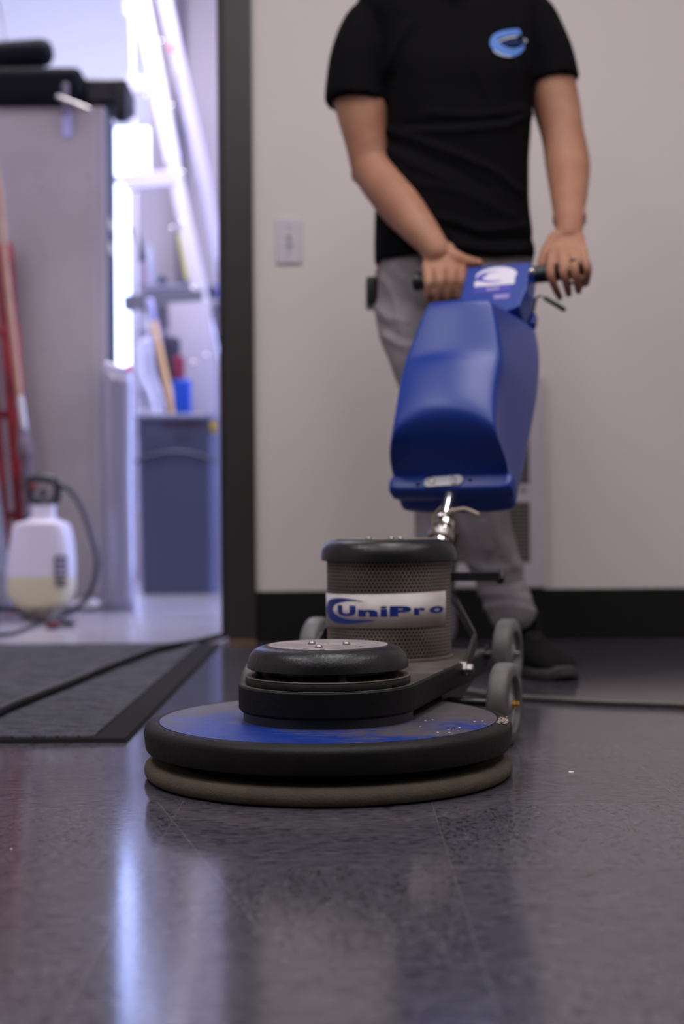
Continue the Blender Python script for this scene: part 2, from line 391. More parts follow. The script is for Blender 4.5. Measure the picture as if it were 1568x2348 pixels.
# ------------------------------------------------------------------ switch plate
sw = thing('light_switch', P(662, 553, YW), 'white wall switch plate with small toggle on the beige wall beside the dark door frame', 'light switch')
c = P(662.5, 553, YW-.0035)
bm = B(); box(bm, (c.x-.0375, YW-.0075, c.z-.066), (c.x+.0375, YW+.001, c.z+.066)); obj('plate', bm, M_WHITEPL, sw, bevel=.004, seg=3, auto=30)
bm = B(); box(bm, (c.x-.006, YW-.0085, c.z-.014), (c.x+.006, YW-.006, c.z+.014)); obj('slot', bm, mat('switch_slot', (120, 116, 118), rough=.6), sw, smooth=False)
bm = B(); rings_loft(bm, [ell_ring((c.x, YW-.007, c.z-.001), .0045, .007, 16, ay=(0,0,1), p=4), ell_ring((c.x, YW-.020, c.z-.012), .0037, .0035, 16, ay=(0,0,1), p=4)]); obj('toggle', bm, M_WHITEPL, sw)
for dz in (-.038, .038):
    bm = B(); lathe(bm, [(.0034, 0), (.0034, .0012), (.002, .0018), (0, .0018)], TM((c.x, YW-.0075, c.z+dz), (0, -1, 0)), 16); obj('screw', bm, M_STEEL, sw)

# ------------------------------------------------------------------ wall heater grille
g0 = P(962, 1300, YW).x; g1 = P(1248, 1300, YW).x; gz0 = P(1240, 1344, YW).z; gz1 = P(1240, 868, YW).z
gr = thing('wall_vent', ((g0+g1)/2, YW, gz0), 'tall off-white wall vent with rows of slots low on the wall behind the worker', 'vent')
M_VENT = mat('vent_enamel', (196, 188, 198), rough=.45)
M_DARK = mat('vent_dark_inside', (14, 14, 14), rough=.9)
l0 = P(1000, 1300, YW).x; l1 = P(1213, 1300, YW).x
za, zb = P(1200, 1290, YW).z, P(1200, 1152, YW).z; zc, zd = P(1200, 1111, YW).z, P(1200, 1008, YW).z
bm = B()
box(bm, (g0, YW-.026, gz0), (l0, YW, gz1)); box(bm, (l1, YW-.026, gz0), (g1, YW, gz1))
box(bm, (l0, YW-.026, gz0), (l1, YW, za)); box(bm, (l0, YW-.026, zb), (l1, YW, zc)); box(bm, (l0, YW-.026, zd), (l1, YW, gz1))
obj('panel', bm, M_VENT, gr, smooth=False)
bm = B(); box(bm, (l0, YW-.004, za), (l1, YW-.001, zb)); box(bm, (l0, YW-.004, zc), (l1, YW-.001, zd)); obj('dark_backing', bm, M_DARK, gr, smooth=False)
bm = B()
for (a, b_, n) in ((za, zb, 16), (zc, zd, 12)):
    for i in range(n):
        z = a+(b_-a)*(i+.5)/n; M = TM(((l0+l1)/2, YW-.018, z)) @ Matrix.Rotation(math.radians(35), 4, 'X')
        box(bm, (-(l1-l0)/2, -.006, -.0008), ((l1-l0)/2, .006, .0008), M)
obj('louvers', bm, mat('vent_louver', (128, 122, 120), rough=.5), gr, smooth=False)
bm = B(); kx = P(1197, 1122, YW); lathe(bm, [(.008, 0), (.008, .004), (.005, .006), (0, .006)], TM((kx.x, YW-.026, kx.z), (0, -1, 0)), 20); obj('knob', bm, mat('knob_grey', (150, 142, 150), rough=.4), gr)

# ------------------------------------------------------------------ entrance mat and cords
def mat_material():
    m = mat('ribbed_carpet', (58, 58, 68), rough=.95, spec=.1)
    nt = m.node_tree; N = nt.nodes; L = nt.links; b = N['Principled BSDF']
    geo = N.new('ShaderNodeNewGeometry')
    mp = N.new('ShaderNodeMapping'); mp.inputs['Scale'].default_value = (1, 1, 1); mp.inputs['Rotation'].default_value = (0, 0, .35); L.new(geo.outputs['Position'], mp.inputs['Vector'])
    br = N.new('ShaderNodeTexBrick'); br.inputs['Scale'].default_value = 26; br.inputs['Mortar Size'].default_value = .02; br.inputs['Mortar Smooth'].default_value = 1
    br.inputs['Brick Width'].default_value = .9; br.inputs['Row Height'].default_value = .32
    br.inputs['Color1'].default_value = (*lin((66, 66, 76)), 1); br.inputs['Color2'].default_value = (*lin((46, 46, 56)), 1); br.inputs['Mortar'].default_value = (*lin((30, 30, 36)), 1)
    L.new(mp.outputs[0], br.inputs['Vector'])
    n = N.new('ShaderNodeTexNoise'); n.inputs['Scale'].default_value = 220; L.new(geo.outputs['Position'], n.inputs['Vector'])
    mx = N.new('ShaderNodeMix'); mx.data_type = 'RGBA'; mx.blend_type = 'MULTIPLY'; mx.inputs['Factor'].default_value = .7; L.new(br.outputs[0], mx.inputs[6]); L.new(n.outputs['Color'], mx.inputs[7])
    hv = N.new('ShaderNodeHueSaturation'); hv.inputs['Value'].default_value = 2.3; hv.inputs['Saturation'].default_value = .7; L.new(mx.outputs[2], hv.inputs['Color'])
    L.new(hv.outputs[0], b.inputs['Base Color'])
    bp = N.new('ShaderNodeBump'); bp.inputs['Strength'].default_value = 1; bp.inputs['Distance'].default_value = .004
    ad = N.new('ShaderNodeMath'); ad.operation = 'ADD'; L.new(br.outputs['Fac'], ad.inputs[0]); ad.inputs[1].default_value = 0
    sb = N.new('ShaderNodeMath'); sb.operation = 'SUBTRACT'; L.new(n.outputs['Fac'], sb.inputs[0]); L.new(br.outputs['Fac'], sb.inputs[1])
    L.new(sb.outputs[0], bp.inputs['Height']); L.new(bp.outputs[0], b.inputs['Normal'])
    return m
mt = thing('floor_mat', (-1.2, 3.1, 0), 'dark charcoal ribbed entrance mat lying in front of the open doorway', 'floor mat')
mx1 = -.345; my0 = 2.265; my1 = 4.00
bm = B(); rings_loft(bm, [[Vector(q) for q in r] for r in (
    [(-2.4, my0, 0), (mx1, my0, 0), (mx1, my1, 0), (-2.4, my1, 0)], [(-2.4, my0+.002, .007), (mx1-.004, my0+.002, .007), (mx1-.004, my1, .007), (-2.4, my1, .007)])])
obj('rubber_backing', bm, mat('mat_rubber_edge', (36, 35, 38), rough=.95, spec=.08, bump=.3, bump_scale=200), mt, smooth=False)
bm = B(); box(bm, (-2.37, my0+.012, .004), (mx1-.055, my1-.01, .0105))
obj('carpet_face', bm, mat_material(), mt, smooth=False, bevel=.002)
pts = [(-120, 1692), (0, 1628), (75, 1597), (150, 1568), (225, 1537), (300, 1508), (350, 1490), (400, 1479), (450, 1470), (490, 1461), (516, 1454), (560, 1446)]
cp = []
for q in pts:
    g = FL(q[0], q[1], .012); zz = .0105 if g.y < 3.95 and g.x < mx1 else 0
    g = FL(q[0], q[1], zz+.010); cp.append((g.x, g.y, zz+.0088))
bm = B(); tube(bm, cp, .0088, n=12); o = obj('floor_cord', bm, M_CORD); tag(o, 'thick black cable running across the charcoal mat and through the doorway', 'cable')
# low cable along the floor, right of the machine
pts = [(985, 1566), (1050, 1578), (1120, 1589), (1200, 1597), (1300, 1603), (1400, 1608), (1500, 1611), (1640, 1617)]
cp = [(*FL(q[0], q[1], .008)[:2], .0062) for q in pts]
bm = B(); tube(bm, cp, .0062, n=12); o = obj('floor_cord', bm, M_CORD2); tag(o, 'grey-brown cable lying on the tiles right of the polisher, running out of frame', 'cable')
# paint chip on tiles
bm = B(); g = FL(1309, 1771)
rings_loft(bm, [[Vector((g.x+a*.0045*k, g.y+b_*.006*k, z)) for a, b_ in ((-1, -.2), (-.2, -1), (.5, -.4), (1, -.5), (.9, .3), (0, .6), (-.5, .9))] for k, z in ((1, .0002), (.8, .0012))])
o = obj('paint_chip', bm, mat('chip_white', (215, 210, 205), rough=.7)); tag(o, 'tiny white chip of debris on the tiles right of the polishing pad', 'debris')
bm = B(); g = FL(26, 1948)
rings_loft(bm, [ell_ring((g.x, g.y, .0002), .0014, .002, 8), ell_ring((g.x, g.y, .001), .001, .0014, 8)])
o = obj('paint_chip', bm, M_WHITEPL); tag(o, 'tiny pale speck on the tiles near the left edge of the photo', 'debris')

# ------------------------------------------------------------------ floor polisher
CX, CY = -.0215, 1.984
AX = Vector((.257, .966, 0)).normalized(); SX = Vector((AX.y, -AX.x, 0))
def mach(a, l, z): return Vector((CX, CY, 0))+AX*a+SX*l+Vector((0, 0, z))
fp = thing('floor_polisher', (CX, CY, 0), 'large walk-behind floor polisher with blue tank, perforated motor drum and black disc deck', 'floor polisher')
TC = Matrix.Translation((CX, CY, 0))
M_PAD = mat('buffing_pad', (96, 88, 77), rough=.95, spec=.1, noise_amt=.12, noise_scale=30, bump=.6, bump_scale=300)
bm = B(); lathe(bm, [(0, .001), (.242, .001), (.250, .0025), (.2540, .007), (.2548, .013), (.2535, .019), (.2490, .0235), (.240, .0250), (0, .0250)], TC, 128)
obj('polishing_pad', bm, M_PAD, fp)
bm = B(); lathe(bm, [(0, .025), (.218, .025), (.220, .028), (.220, .040), (.20, .046), (0, .046)], TC, 96); obj('pad_driver', bm, mat('driver_gap_shade', (8, 8, 8), rough=.9, spec=.1), fp)  # near-black colour puts shade into the gap below the deck
def deck_mat():
    m = mat('scuffed_deck_rubber', (15, 14, 15), rough=.55, spec=.24, col2=(24, 22, 21), noise_scale=9, bump=.4, bump_scale=120); return m
# hollow deck shell
bm = B(); lathe(bm, [(.236, .046), (.2480, .0390), (.2510, .0395), (.2528, .0430), (.2540, .0540), (.2545, .0650), (.2536, .0695), (.2510, .0728), (.2460, .0750), (.2400, .0764), (.2372, .0772), (.2350, .0758), (.0, .0758)], TC, 160)
deck = obj('deck', bm, deck_mat(), fp)
def disc_mat():
    m = bpy.data.materials.new('worn_blue_decal'); m.use_nodes = True; nt = m.node_tree; N = nt.nodes; L = nt.links; b = N['Principled BSDF']
    geo = N.new('ShaderNodeNewGeometry')
    n = N.new('ShaderNodeTexNoise'); n.inputs['Scale'].default_value = 9; n.inputs['Detail'].default_value = 9; n.inputs['Roughness'].default_value = .68; L.new(geo.outputs['Position'], n.inputs['Vector'])
    sep = N.new('ShaderNodeSeparateXYZ'); L.new(geo.outputs['Position'], sep.inputs[0])
    # dust lies thicker towards the machine's far and right side
    a = N.new('ShaderNodeMath'); a.operation = 'MULTIPLY_ADD'; L.new(sep.outputs['Y'], a.inputs[0]); a.inputs[1].default_value = .9; a.inputs[2].default_value = -.9*1.86
    a2 = N.new('ShaderNodeMath'); a2.operation = 'MULTIPLY_ADD'; L.new(sep.outputs['X'], a2.inputs[0]); a2.inputs[1].default_value = .55; L.new(a.outputs[0], a2.inputs[2])
    s = N.new('ShaderNodeMath'); s.operation = 'ADD'; L.new(n.outputs['Fac'], s.inputs[0]); L.new(a2.outputs[0], s.inputs[1])
    nf = N.new('ShaderNodeTexNoise'); nf.inputs['Scale'].default_value = 60; nf.inputs['Detail'].default_value = 10; nf.inputs['Roughness'].default_value = .75
    mf = N.new('ShaderNodeMapping'); mf.inputs['Scale'].default_value = (.6, 1.6, 1); mf.inputs['Rotation'].default_value = (0, 0, .5); L.new(geo.outputs['Position'], mf.inputs['Vector']); L.new(mf.outputs[0], nf.inputs['Vector'])
    af = N.new('ShaderNodeMath'); af.operation = 'MULTIPLY_ADD'; L.new(nf.outputs['Fac'], af.inputs[0]); af.inputs[1].default_value = .9; L.new(s.outputs[0], af.inputs[2])
    sf = N.new('ShaderNodeMath'); sf.operation = 'SUBTRACT'; L.new(af.outputs[0], sf.inputs[0]); sf.inputs[1].default_value = .42; s = sf
    r = N.new('ShaderNodeValToRGB'); r.color_ramp.elements[0].position = .44; r.color_ramp.elements[1].position = .66
    r.color_ramp.elements[0].color = (*lin((8, 46, 128)), 1); r.color_ramp.elements[1].color = (*lin((76, 70, 74)), 1)
    L.new(s.outputs[0], r.inputs[0])
    v = N.new('ShaderNodeTexVoronoi'); v.inputs['Scale'].default_value = 85; v.inputs['Randomness'].default_value = 1
    mp = N.new('ShaderNodeMapping'); mp.inputs['Scale'].default_value = (1, .6, 1); L.new(geo.outputs['Position'], mp.inputs['Vector']); L.new(mp.outputs[0], v.inputs['Vector'])
    lt = N.new('ShaderNodeMath'); lt.operation = 'LESS_THAN'; lt.inputs[1].default_value = .16; L.new(v.outputs['Distance'], lt.inputs[0])
    # paint flecks only near the right edge
    dx = N.new('ShaderNodeMath'); dx.operation = 'GREATER_THAN'; L.new(sep.outputs['X'], dx.inputs[0]); dx.inputs[1].default_value = .10
    dy = N.new('ShaderNodeMath'); dy.operation = 'LESS_THAN'; L.new(sep.outputs['Y'], dy.inputs[0]); dy.inputs[1].default_value = 1.99
    n3 = N.new('ShaderNodeTexNoise'); n3.inputs['Scale'].default_value = 22; L.new(geo.outputs['Position'], n3.inputs['Vector'])
    gt = N.new('ShaderNodeMath'); gt.operation = 'GREATER_THAN'; gt.inputs[1].default_value = .5; L.new(n3.outputs['Fac'], gt.inputs[0])
    k = N.new('ShaderNodeMath'); k.operation = 'MULTIPLY'; L.new(lt.outputs[0], k.inputs[0]); L.new(dx.outputs[0], k.inputs[1])
    k2 = N.new('ShaderNodeMath'); k2.operation = 'MULTIPLY'; L.new(k.outputs[0], k2.inputs[0]); L.new(dy.outputs[0], k2.inputs[1])
    k3 = N.new('ShaderNodeMath'); k3.operation = 'MULTIPLY'; L.new(k2.outputs[0], k3.inputs[0]); L.new(gt.outputs[0], k3.inputs[1])
    mx = N.new('ShaderNodeMix'); mx.data_type = 'RGBA'; L.new(k3.outputs[0], mx.inputs['Factor']); L.new(r.outputs[0], mx.inputs[6]); mx.inputs[7].default_value = (*lin((190, 185, 190)), 1)
    L.new(mx.outputs[2], b.inputs['Base Color'])
    rr = N.new('ShaderNodeMapRange'); rr.inputs['To Min'].default_value = .25; rr.inputs['To Max'].default_value = .6; L.new(s.outputs[0], rr.inputs[0]); L.new(rr.outputs[0], b.inputs['Roughness'])
    return m
bm = B(); lathe(bm, [(0, .0757), (.2335, .0757), (.2335, .0768), (0, .0768)], TC, 128)
o = obj('deck_decal', bm, disc_mat(), deck, smooth=False); o['label'] = 'worn blue disc covered in grey dust and paint flecks'
# paint smear on the rim
bm = B()
for i in range(70):
    a = math.radians(random.gauss(-10, 3.2)); r_ = random.uniform(.2375, .2485); q = Vector((CX+r_*math.cos(a), CY+r_*math.sin(a), .0772 if r_ < .242 else .0772-(r_-.242)*.3))
    box(bm, (-.0022, -.0008, -.0003), (.0022, .0008, .0006), Matrix.Translation(q) @ Matrix.Rotation(random.uniform(0, 3), 4, 'Z'))
o = obj('paint_smear', bm, mat('cream_paint', (176, 160, 150), rough=.8), deck, smooth=False); o['label'] = 'cream paint smear on the rim'
# belt housing
def housing_outline(g=0.0):
    out = []; R = .1245+g
    for i in range(25):
        a = PI + PI*i/24; out.append((R*math.sin(a), R*math.cos(a)))     # (along, lateral) front half circle
    pts = [( -R*math.cos(t), R*math.sin(t)) for t in [(-PI/2)+PI*i/32 for i in range(33)]]   # along from 0 back round to front
    L_ = [(x, y) for x, y in pts]                                        # lateral -R .. R, nose at along=-R
    L_ += [(.20, .132+g), (.36, .142+g), (.47+g, .142+g), (.50+g, .12+g), (.50+g, -.12-g), (.47+g, -.142-g), (.36, -.142-g), (.20, -.132-g)]
    return L_
M_HOUS = mat('belt_housing', (14, 13, 14), rough=.55, spec=.22, col2=(10, 10, 10), noise_scale=12, bump=.3, bump_scale=140)
bm = B(); rings_loft(bm, [[mach(a, l, z) for a, l in housing_outline(g)] for g, z in ((-.004, .0885), (0, .0925), (0, .1235), (-.0015, .1250))])
hs = obj('belt_housing', bm, M_HOUS, fp, auto=35)
bm = B(); rings_loft(bm, [[mach(a, l, z) for a, l in housing_outline(-.004)] for z in (.1251, .1256)])
o = obj('housing_dust', bm, mat('dusty_top', (80, 71, 65), rough=.9, col2=(56, 50, 47), noise_scale=18), hs, auto=35); o['label'] = 'brown dust on top of the housing'
# post between deck and housing
bm = B(); lathe(bm, [(0, .0766), (.118, .0766), (.118, .089), (0, .089)], TC, 96); obj('spindle_collar', bm, M_BLACK, fp, auto=40)
# front pulley stack
bm = B(); lathe(bm, [(0, .1252), (.1135, .1252), (.1150, .127), (.1150, .1345), (.1138, .1360), (0, .1360)], TC, 96); pr = obj('pulley_ring', bm, M_RUBBER2, fp, auto=40)
bm = B(); lathe(bm, [(.1142, .1357), (.1152, .1365), (.113, .1376), (.1095, .1364)], TC, 96); obj('ring_lip', bm, mat('dust_edge', (96, 84, 74), rough=.8), pr)
bm = B(); lathe(bm, [(0, .136), (.085, .136), (.085, .150), (0, .150)], TC, 48); obj('pulley_hub', bm, M_BLACK, fp)
bm = B(); lathe(bm, [(0, .150), (.104, .150), (.1095, .1465), (.1125, .1480), (.1118, .1560), (.1085, .1655), (.1020, .1725), (.0930, .1765), (.0850, .1772), (0, .1772)], TC, 128)
pc = obj('pulley_cap', bm, M_RUBBER, fp, auto=60)
bm = B(); lathe(bm, [(0, .1771), (.0835, .1771), (.0835, .1784), (0, .1784)], TC, 96)
pl = obj('cap_plate', bm, mat('dusty_plate', (150, 138, 136), rough=.75, col2=(128, 118, 120), noise_scale=25), pc, smooth=False); pl['label'] = 'dusty round plate with dark lettering'
M_INK = mat('faded_ink', (84, 74, 74), rough=.8)
for word in ([('0', 652, 1483, .013), ('0', 678, 1486, .013), ('0', 701, 1488, .013)], [('R', 741, 1489, .013), ('P', 786, 1486, .013), ('M', 826, 1482.5, .013)],
             [('A', 690, 1478, .009), ('M', 704, 1477, .009)], [('J', 752, 1476, .011), ('n', 764, 1478, .008), ('o', 775, 1479, .008)]):
    bm = B()
    for ch, px, py, s_z in word:
        g = FL(px, py, .1786); t = text_bm(ch, s_z, .0004); x0, x1, y0, y1 = bounds(t)
        an = math.atan2(g.x-CX, -(g.y-CY)) if s_z > .012 else 0
        for v in t.verts: v.co.x -= (x0+x1)/2; v.co.y -= (y0+y1)/2
        R_ = Matrix.Rotation(an, 3, 'Z')
        merge(bm, t, lambda v: Vector((g.x, g.y, .17855))+R_ @ Vector((v.x, v.y*1.15, 0)))
    obj('plate_lettering', bm, M_INK, pl, smooth=False, normals=False)
for px, py in ((715, 1472), (731, 1480), (794, 1473)):
    g = FL(px, py, .1785+.003); bm = B(); lathe(bm, [(.0055, 0), (.0055, .0012), (.0042, .0036), (.0018, .0044), (0, .0044)], Matrix.Translation((g.x, g.y, .1784)), 20); obj('screw', bm, M_STEEL, pc)
for (a, l) in ((-.093, .045), (-.06, -.082), (.07, .08), (.06, -.08)):
    bm = B(); lathe(bm, [(.007, .136), (.007, .1395), (.0045, .140), (.0045, .149), (0, .149)], TC @ Matrix.Translation(AX*a+SX*l), 6); obj('cap_bolt', bm, M_RUBBER2, fp, smooth=False)
# motor drum with real perforations
MC = Vector((.0765, 2.352, 0)); MR = .1025
TMo = Matrix.Translation(MC)
th0 = math.atan2(-MC.y, -MC.x)              # direction of the viewer side of the drum
NP = 100; pitch = 2*PI*MR/NP; rowh = pitch*math.sqrt(3)/2; s_ = pitch/math.sqrt(3)
def cyl(u, z, r=MR): a = th0 + u/MR; return Vector((MC.x+r*math.cos(a), MC.y+r*math.sin(a), z))
bm = B(); z0 = .1270; rows = int((.2885-z0)/rowh)+1
for k in range(rows):
    for i in range(NP):
        cu_ = (i+(.5 if k % 2 else 0))*pitch; cz = z0+k*rowh
        if not (-1 < 1): continue
        out = []; inn = []; inb = []
        for j in range(6):
            a = PI/6+PI/3*j
            out.append(bm.verts.new(cyl(cu_+s_*math.cos(a), cz+s_*math.sin(a))))
            inn.append(bm.verts.new(cyl(cu_+s_*.60*math.cos(a), cz+s_*.60*math.sin(a)))); inb.append(bm.verts.new(cyl(cu_+s_*.60*math.cos(a), cz+s_*.60*math.sin(a), MR-.0016)))
        for j in range(6):
            l = (j+1) % 6
            bm.faces.new((out[j], out[l], inn[l], inn[j])); bm.faces.new((inn[j], inn[l], inb[l], inb[j]))
bmesh.ops.remove_doubles(bm, verts=bm.verts, dist=.00008)
M_DRUM = mat('dusty_perforated_steel', (134, 123, 113), rough=.6, metal=.3, col2=(98, 88, 80), noise_scale=7)
dr = obj('motor_drum', bm, M_DRUM, fp, smooth=False)
bm = B(); lathe(bm, [(MR+.0006, .1252), (MR+.0022, .1252), (MR+.0022, .1290), (MR+.0006, .1292)], TMo, 96); obj('drum_hem', bm, M_DRUM, dr)
bm = B(); lathe(bm, [(0, .126), (.088, .126), (.088, .288), (0, .288)], TMo, 48); obj('motor_core', bm, mat('dark_motor', (26, 20, 18), rough=.8), fp)
bm = B(); lathe(bm, [(0, .289), (.105, .289), (.1085, .2845), (.1120, .2850), (.1122, .2935), (.1105, .3030), (.1050, .3120), (.0965, .3170), (.0880, .3185), (0, .3185)], TMo, 128)
mc = obj('motor_cap', bm, M_RUBBER, fp, auto=60)
bm = B(); lathe(bm, [(0, .3184), (.085, .3184), (.085, .3198), (0, .3198)], TMo, 64); o = obj('cap_plate', bm, mat('dusty_cap_top', (120, 108, 100), rough=.7), mc, smooth=False)
for px in (845, 897, 918):
    g = P(px, 1234, 2.32); bm = B(); lathe(bm, [(.0055, 0), (.0055, .0015), (.004, .0035), (0, .0045)], Matrix.Translation((g.x, g.y, .3197)), 16); obj('screw', bm, M_STEEL, mc)
# label wrapped on the drum
def lab(th, z, r=.0): return cyl(math.radians(th)*MR, z, MR+r)
zt = P(880, 1362, 2.25).z; zb_ = P(880, 1441, 2.25).z
def ztilt(th, z): return z + th*.000030
bm = B(); N_ = 60; gr_ = [[bm.verts.new(lab(-86+(148)*i/N_, ztilt(-86+148*i/N_, z), r)) for i in range(N_+1)] for z, r in ((zb_, .0006), (zb_, .0014), (zt, .0014), (zt, .0006))]
for a, b_ in zip(gr_, gr_[1:]):
    for i in range(N_): bm.faces.new((a[i], a[i+1], b_[i+1], b_[i]))
def label_mat():
    return mat('white_label_vinyl', (216, 208, 208), rough=.45, col2=(188, 176, 168), noise_scale=11, spec=.4)
lb = obj('label', bm, label_mat(), fp); lb['label'] = 'white vinyl label with blue lettering and swoosh'
M_INKB = mat('blue_print', (12, 42, 128), rough=.45)
bm = B()
PXR = MR*math.degrees(1)
def px2th(px): return math.degrees(math.asin(max(-1, min(1, (px-890)/142.5))))
zy = lambda py: P(890, py, 2.252).z
for ch, x0, x1, y0, y1 in (('U', 777, 817, 1414.5, 1389), ('n', 823, 865, 1414, 1398), ('i', 870.5, 887, 1414, 1389.5), ('P', 891, 938, 1413.5, 1389.5), ('r', 944, 969, 1411.5, 1394.5), ('o', 977.5, 1009.5, 1409.5, 1393)):
    t = text_bm(ch, 1.0, .015 if ch == 'i' else .055 if ch != 'o' else .045); fit(t, px2th(x0), px2th(x1), zy(y0), zy(y1)); slice_x(t, 1.5)
    merge(bm, t, lambda v: lab(v.x, v.y, .0019))
# swoosh: an open crescent, thick at its left, tapering to two tips
def swoosh(n=60):
    out = []
    for i in range(n+1):
        t = i/n
        # outer curve from upper tip round the left to the lower tip, in (px,py)
        a = math.radians(62 + (298-62)*t)
        ox = 826+76*math.cos(a)*(1.0); oy = 1402.5-29.5*math.sin(a)
        ax_ = 845+80*math.cos(a); ay_ = 1402.0-24.5*math.sin(a)
        out.append(((ox, oy), (ax_, ay_)))
    return out
outer = [(837, 1380), (822, 1376.5), (800, 1373.5), (782, 1373), (766, 1375.5), (756, 1382), (751.5, 1392), (750, 1403), (751.5, 1414), (757, 1424), (768, 1430), (785, 1432.5), (805, 1431.5), (830, 1428), (848, 1425), (863, 1421.5)]
inner = [(837, 1380), (822, 1378.5), (806, 1378.5), (792, 1380.5), (780, 1384), (771, 1388.5), (766.5, 1395), (765.5, 1401), (768, 1408), (775, 1414), (785, 1418.5), (797, 1421), (812, 1422.3), (832, 1422.3), (848, 1421.8), (863, 1421.5)]
oc = catmull([list(map(float, q)) for q in outer], 4); ic = catmull([list(map(float, q)) for q in inner], 4)
ov = [[bm.verts.new(lab(px2th(a[0]*(1-k)+b_[0]*k), zy(a[1]*(1-k)+b_[1]*k), .0019)) for k in (0, .25, .5, .75, 1)] for a, b_ in zip(oc, ic)]
for r0, r1 in zip(ov, ov[1:]):
    for k in range(4):
        try: bm.faces.new((r0[k], r0[k+1], r1[k+1], r1[k]))
        except ValueError: pass
obj('lettering', bm, M_INKB, lb, smooth=False, normals=False)
# wheels
def wheel(c, brass, nm='wheel'):
    ax = Vector((math.cos(math.radians(19)), -math.sin(math.radians(19)), 0))
    M = TM(c, ax); R = .0635; w_ = .016
    bm = B(); lathe(bm, [(R-.020, -w_), (R-.005, -w_), (R-.0015, -w_+.003), (R, -w_+.008), (R, w_-.008), (R-.0015, w_-.003), (R-.005, w_), (R-.020, w_), (R-.0225, w_-.004), (R-.0225, -w_+.004), (R-.020, -w_)], M, 64)
    ww = obj(nm, bm, M_GREYR, fp, auto=50)
    bm = B(); lathe(bm, [(0, -.011), (.012, -.012), (.018, -.008), (R-.0235, -.006), (R-.0205, -.010), (R-.0205, .011), (R-.0235, .006), (.018, .007), (.012, .013), (0, .013)], M, 48); obj('hub', bm, M_GREYH, ww, auto=40)
    bm = B(); lathe(bm, [(.0085, .012), (.0085, .0165), (.005, .017), (.005, .0215), (.0035, .023), (0, .023)], M, 6 if brass else 20); obj('axle_nut', bm, M_BRASS if brass else M_STEEL, ww, smooth=not brass, auto=40)
    return ww
w1 = P(1164, 1506, 2.61); w2 = P(728, 1503, 2.70); w1.z = .1035; w2.z = .1035
wheel(w1, False); wheel(w2, False)
wl = P(1157, 1623, 2.215); wl.z = .0637; wheel(wl, True)
wheel(mach(.33, -.205, .0637), True)
# axles
bm = B(); tube(bm, [w1, w2], .0075, n=14); obj('axle', bm, M_BLACK, fp)
bm = B(); tube(bm, [wl, mach(.33, -.205, .0637)], .007, n=14); obj('axle', bm, M_BLACK, fp)
# frame plates under the housing carrying the axles
for s in (1, -1):
    bm = B(); prof = [(.23, .092), (.50, .092), (.70, .118), (.715, .10), (.70, .086), (.5, .066), (.37, .05), (.27, .05)]
    rings_loft(bm, [[mach(a, s*l, z) for a, z in prof] for l in (.108, .114)])
    obj('side_plate', bm, M_BLACK, fp, auto=30, bevel=.001)
for s in (1,):
    b0 = P(1068, 1532, 2.245)
# yoke straps that hold the handle, one each side of the motor
def strap(pts, wd, th, name='yoke_strap'):
    bm = B(); rg = []
    for i, p in enumerate(pts):
        p = Vector(p); t = (Vector(pts[min(i+1, len(pts)-1)])-Vector(pts[max(i-1, 0)])).normalized(); n_ = SX; s2 = t.cross(n_).normalized()
        rg.append([p+n_*th/2*a+s2*wd/2*b_ for a, b_ in ((-1, -1), (1, -1), (1, 1), (-1, 1))])
    rings_loft(bm, rg); return obj(name, bm, mat('yoke_metal', (44, 39, 37), rough=.45, noise_amt=.3, noise_scale=15), fp, smooth=False, bevel=.002)
y0 = P(1066, 1534, 2.25); y1 = P(1090, 1465, 2.34); y2 = P(1040, 1372, 2.44); y3 = P(1000, 1330, 2.50)
strap([y0, y1], .026, .006); strap([y1, y2, y3], .030, .006)
ls = lambda p: p-SX*(2*(p-mach(0, 0, 0)).dot(SX)-.02)
strap([ls(y0), ls(y1)], .026, .006); strap([ls(y1), ls(y2), ls(y3)], .030, .006)
for q, m_ in ((P(1070, 1533, 2.24), M_STEEL), (P(1112, 1502, 2.5), M_BLACK)):
    bm = B(); lathe(bm, [(.012, -.010), (.012, 0), (.008, .001), (.008, .009), (.0055, .011), (0, .011)], TM(q, SX), 6 if q.y < 2.3 else 20); obj('pivot_bolt', bm, m_, fp, smooth=False)
# black pedal arm with an upturned end
bm = B(); a0 = P(1010, 1322, 2.42); a1 = P(1140, 1324, 2.44); box(bm, (a0.x, a0.y-.012, a0.z-.0075), (a1.x, a0.y+.014, a0.z+.0065)); 
hk = P(1150, 1308, 2.44); hb = P(1147, 1334, 2.44); tube(bm, [P(1138, 1326, 2.43), hb, P(1152, 1326, 2.43), hk], .0042, n=10, k=4)
obj('cord_hook', bm, M_BLACK, fp, bevel=.002, auto=35)
# ---- handle group
HA = P(965, 1430, 2.48); HB = P(1150, 630, 3.0); HU = (HB-HA).normalized(); hb_ = Vector((HU.x, HU.y, 0)).normalized(); HR = Vector((hb_.y, -hb_.x, 0)); HF = HR.cross(HU)
def H(r, u, f): return HA+HR*r+HU*u+HF*f
bm = B(); tube(bm, [H(0, .0, 0), H(0, .19, 0)], .0185, n=28, endround=False); ht = obj('handle_tube', bm, M_CHROME, fp, auto=40)
bm = B(); tube(bm, [H(0, .18, 0), H(0, .88, 0)], .0145, n=28, endround=False); obj('upper_tube', bm, M_CHROME, ht, auto=40)
bm = B(); lathe(bm, [(.0175, 0), (.0235, .001), (.0245, .008), (.0235, .016), (.0175, .017)], TM(H(0, .183, 0), HU), 32); box(bm, (-.006, -.036, .0), (.006, -.02, .016), TM(H(0, .183, 0), HU, HF)); obj('clamp_collar', bm, M_STEEL, ht, auto=35)
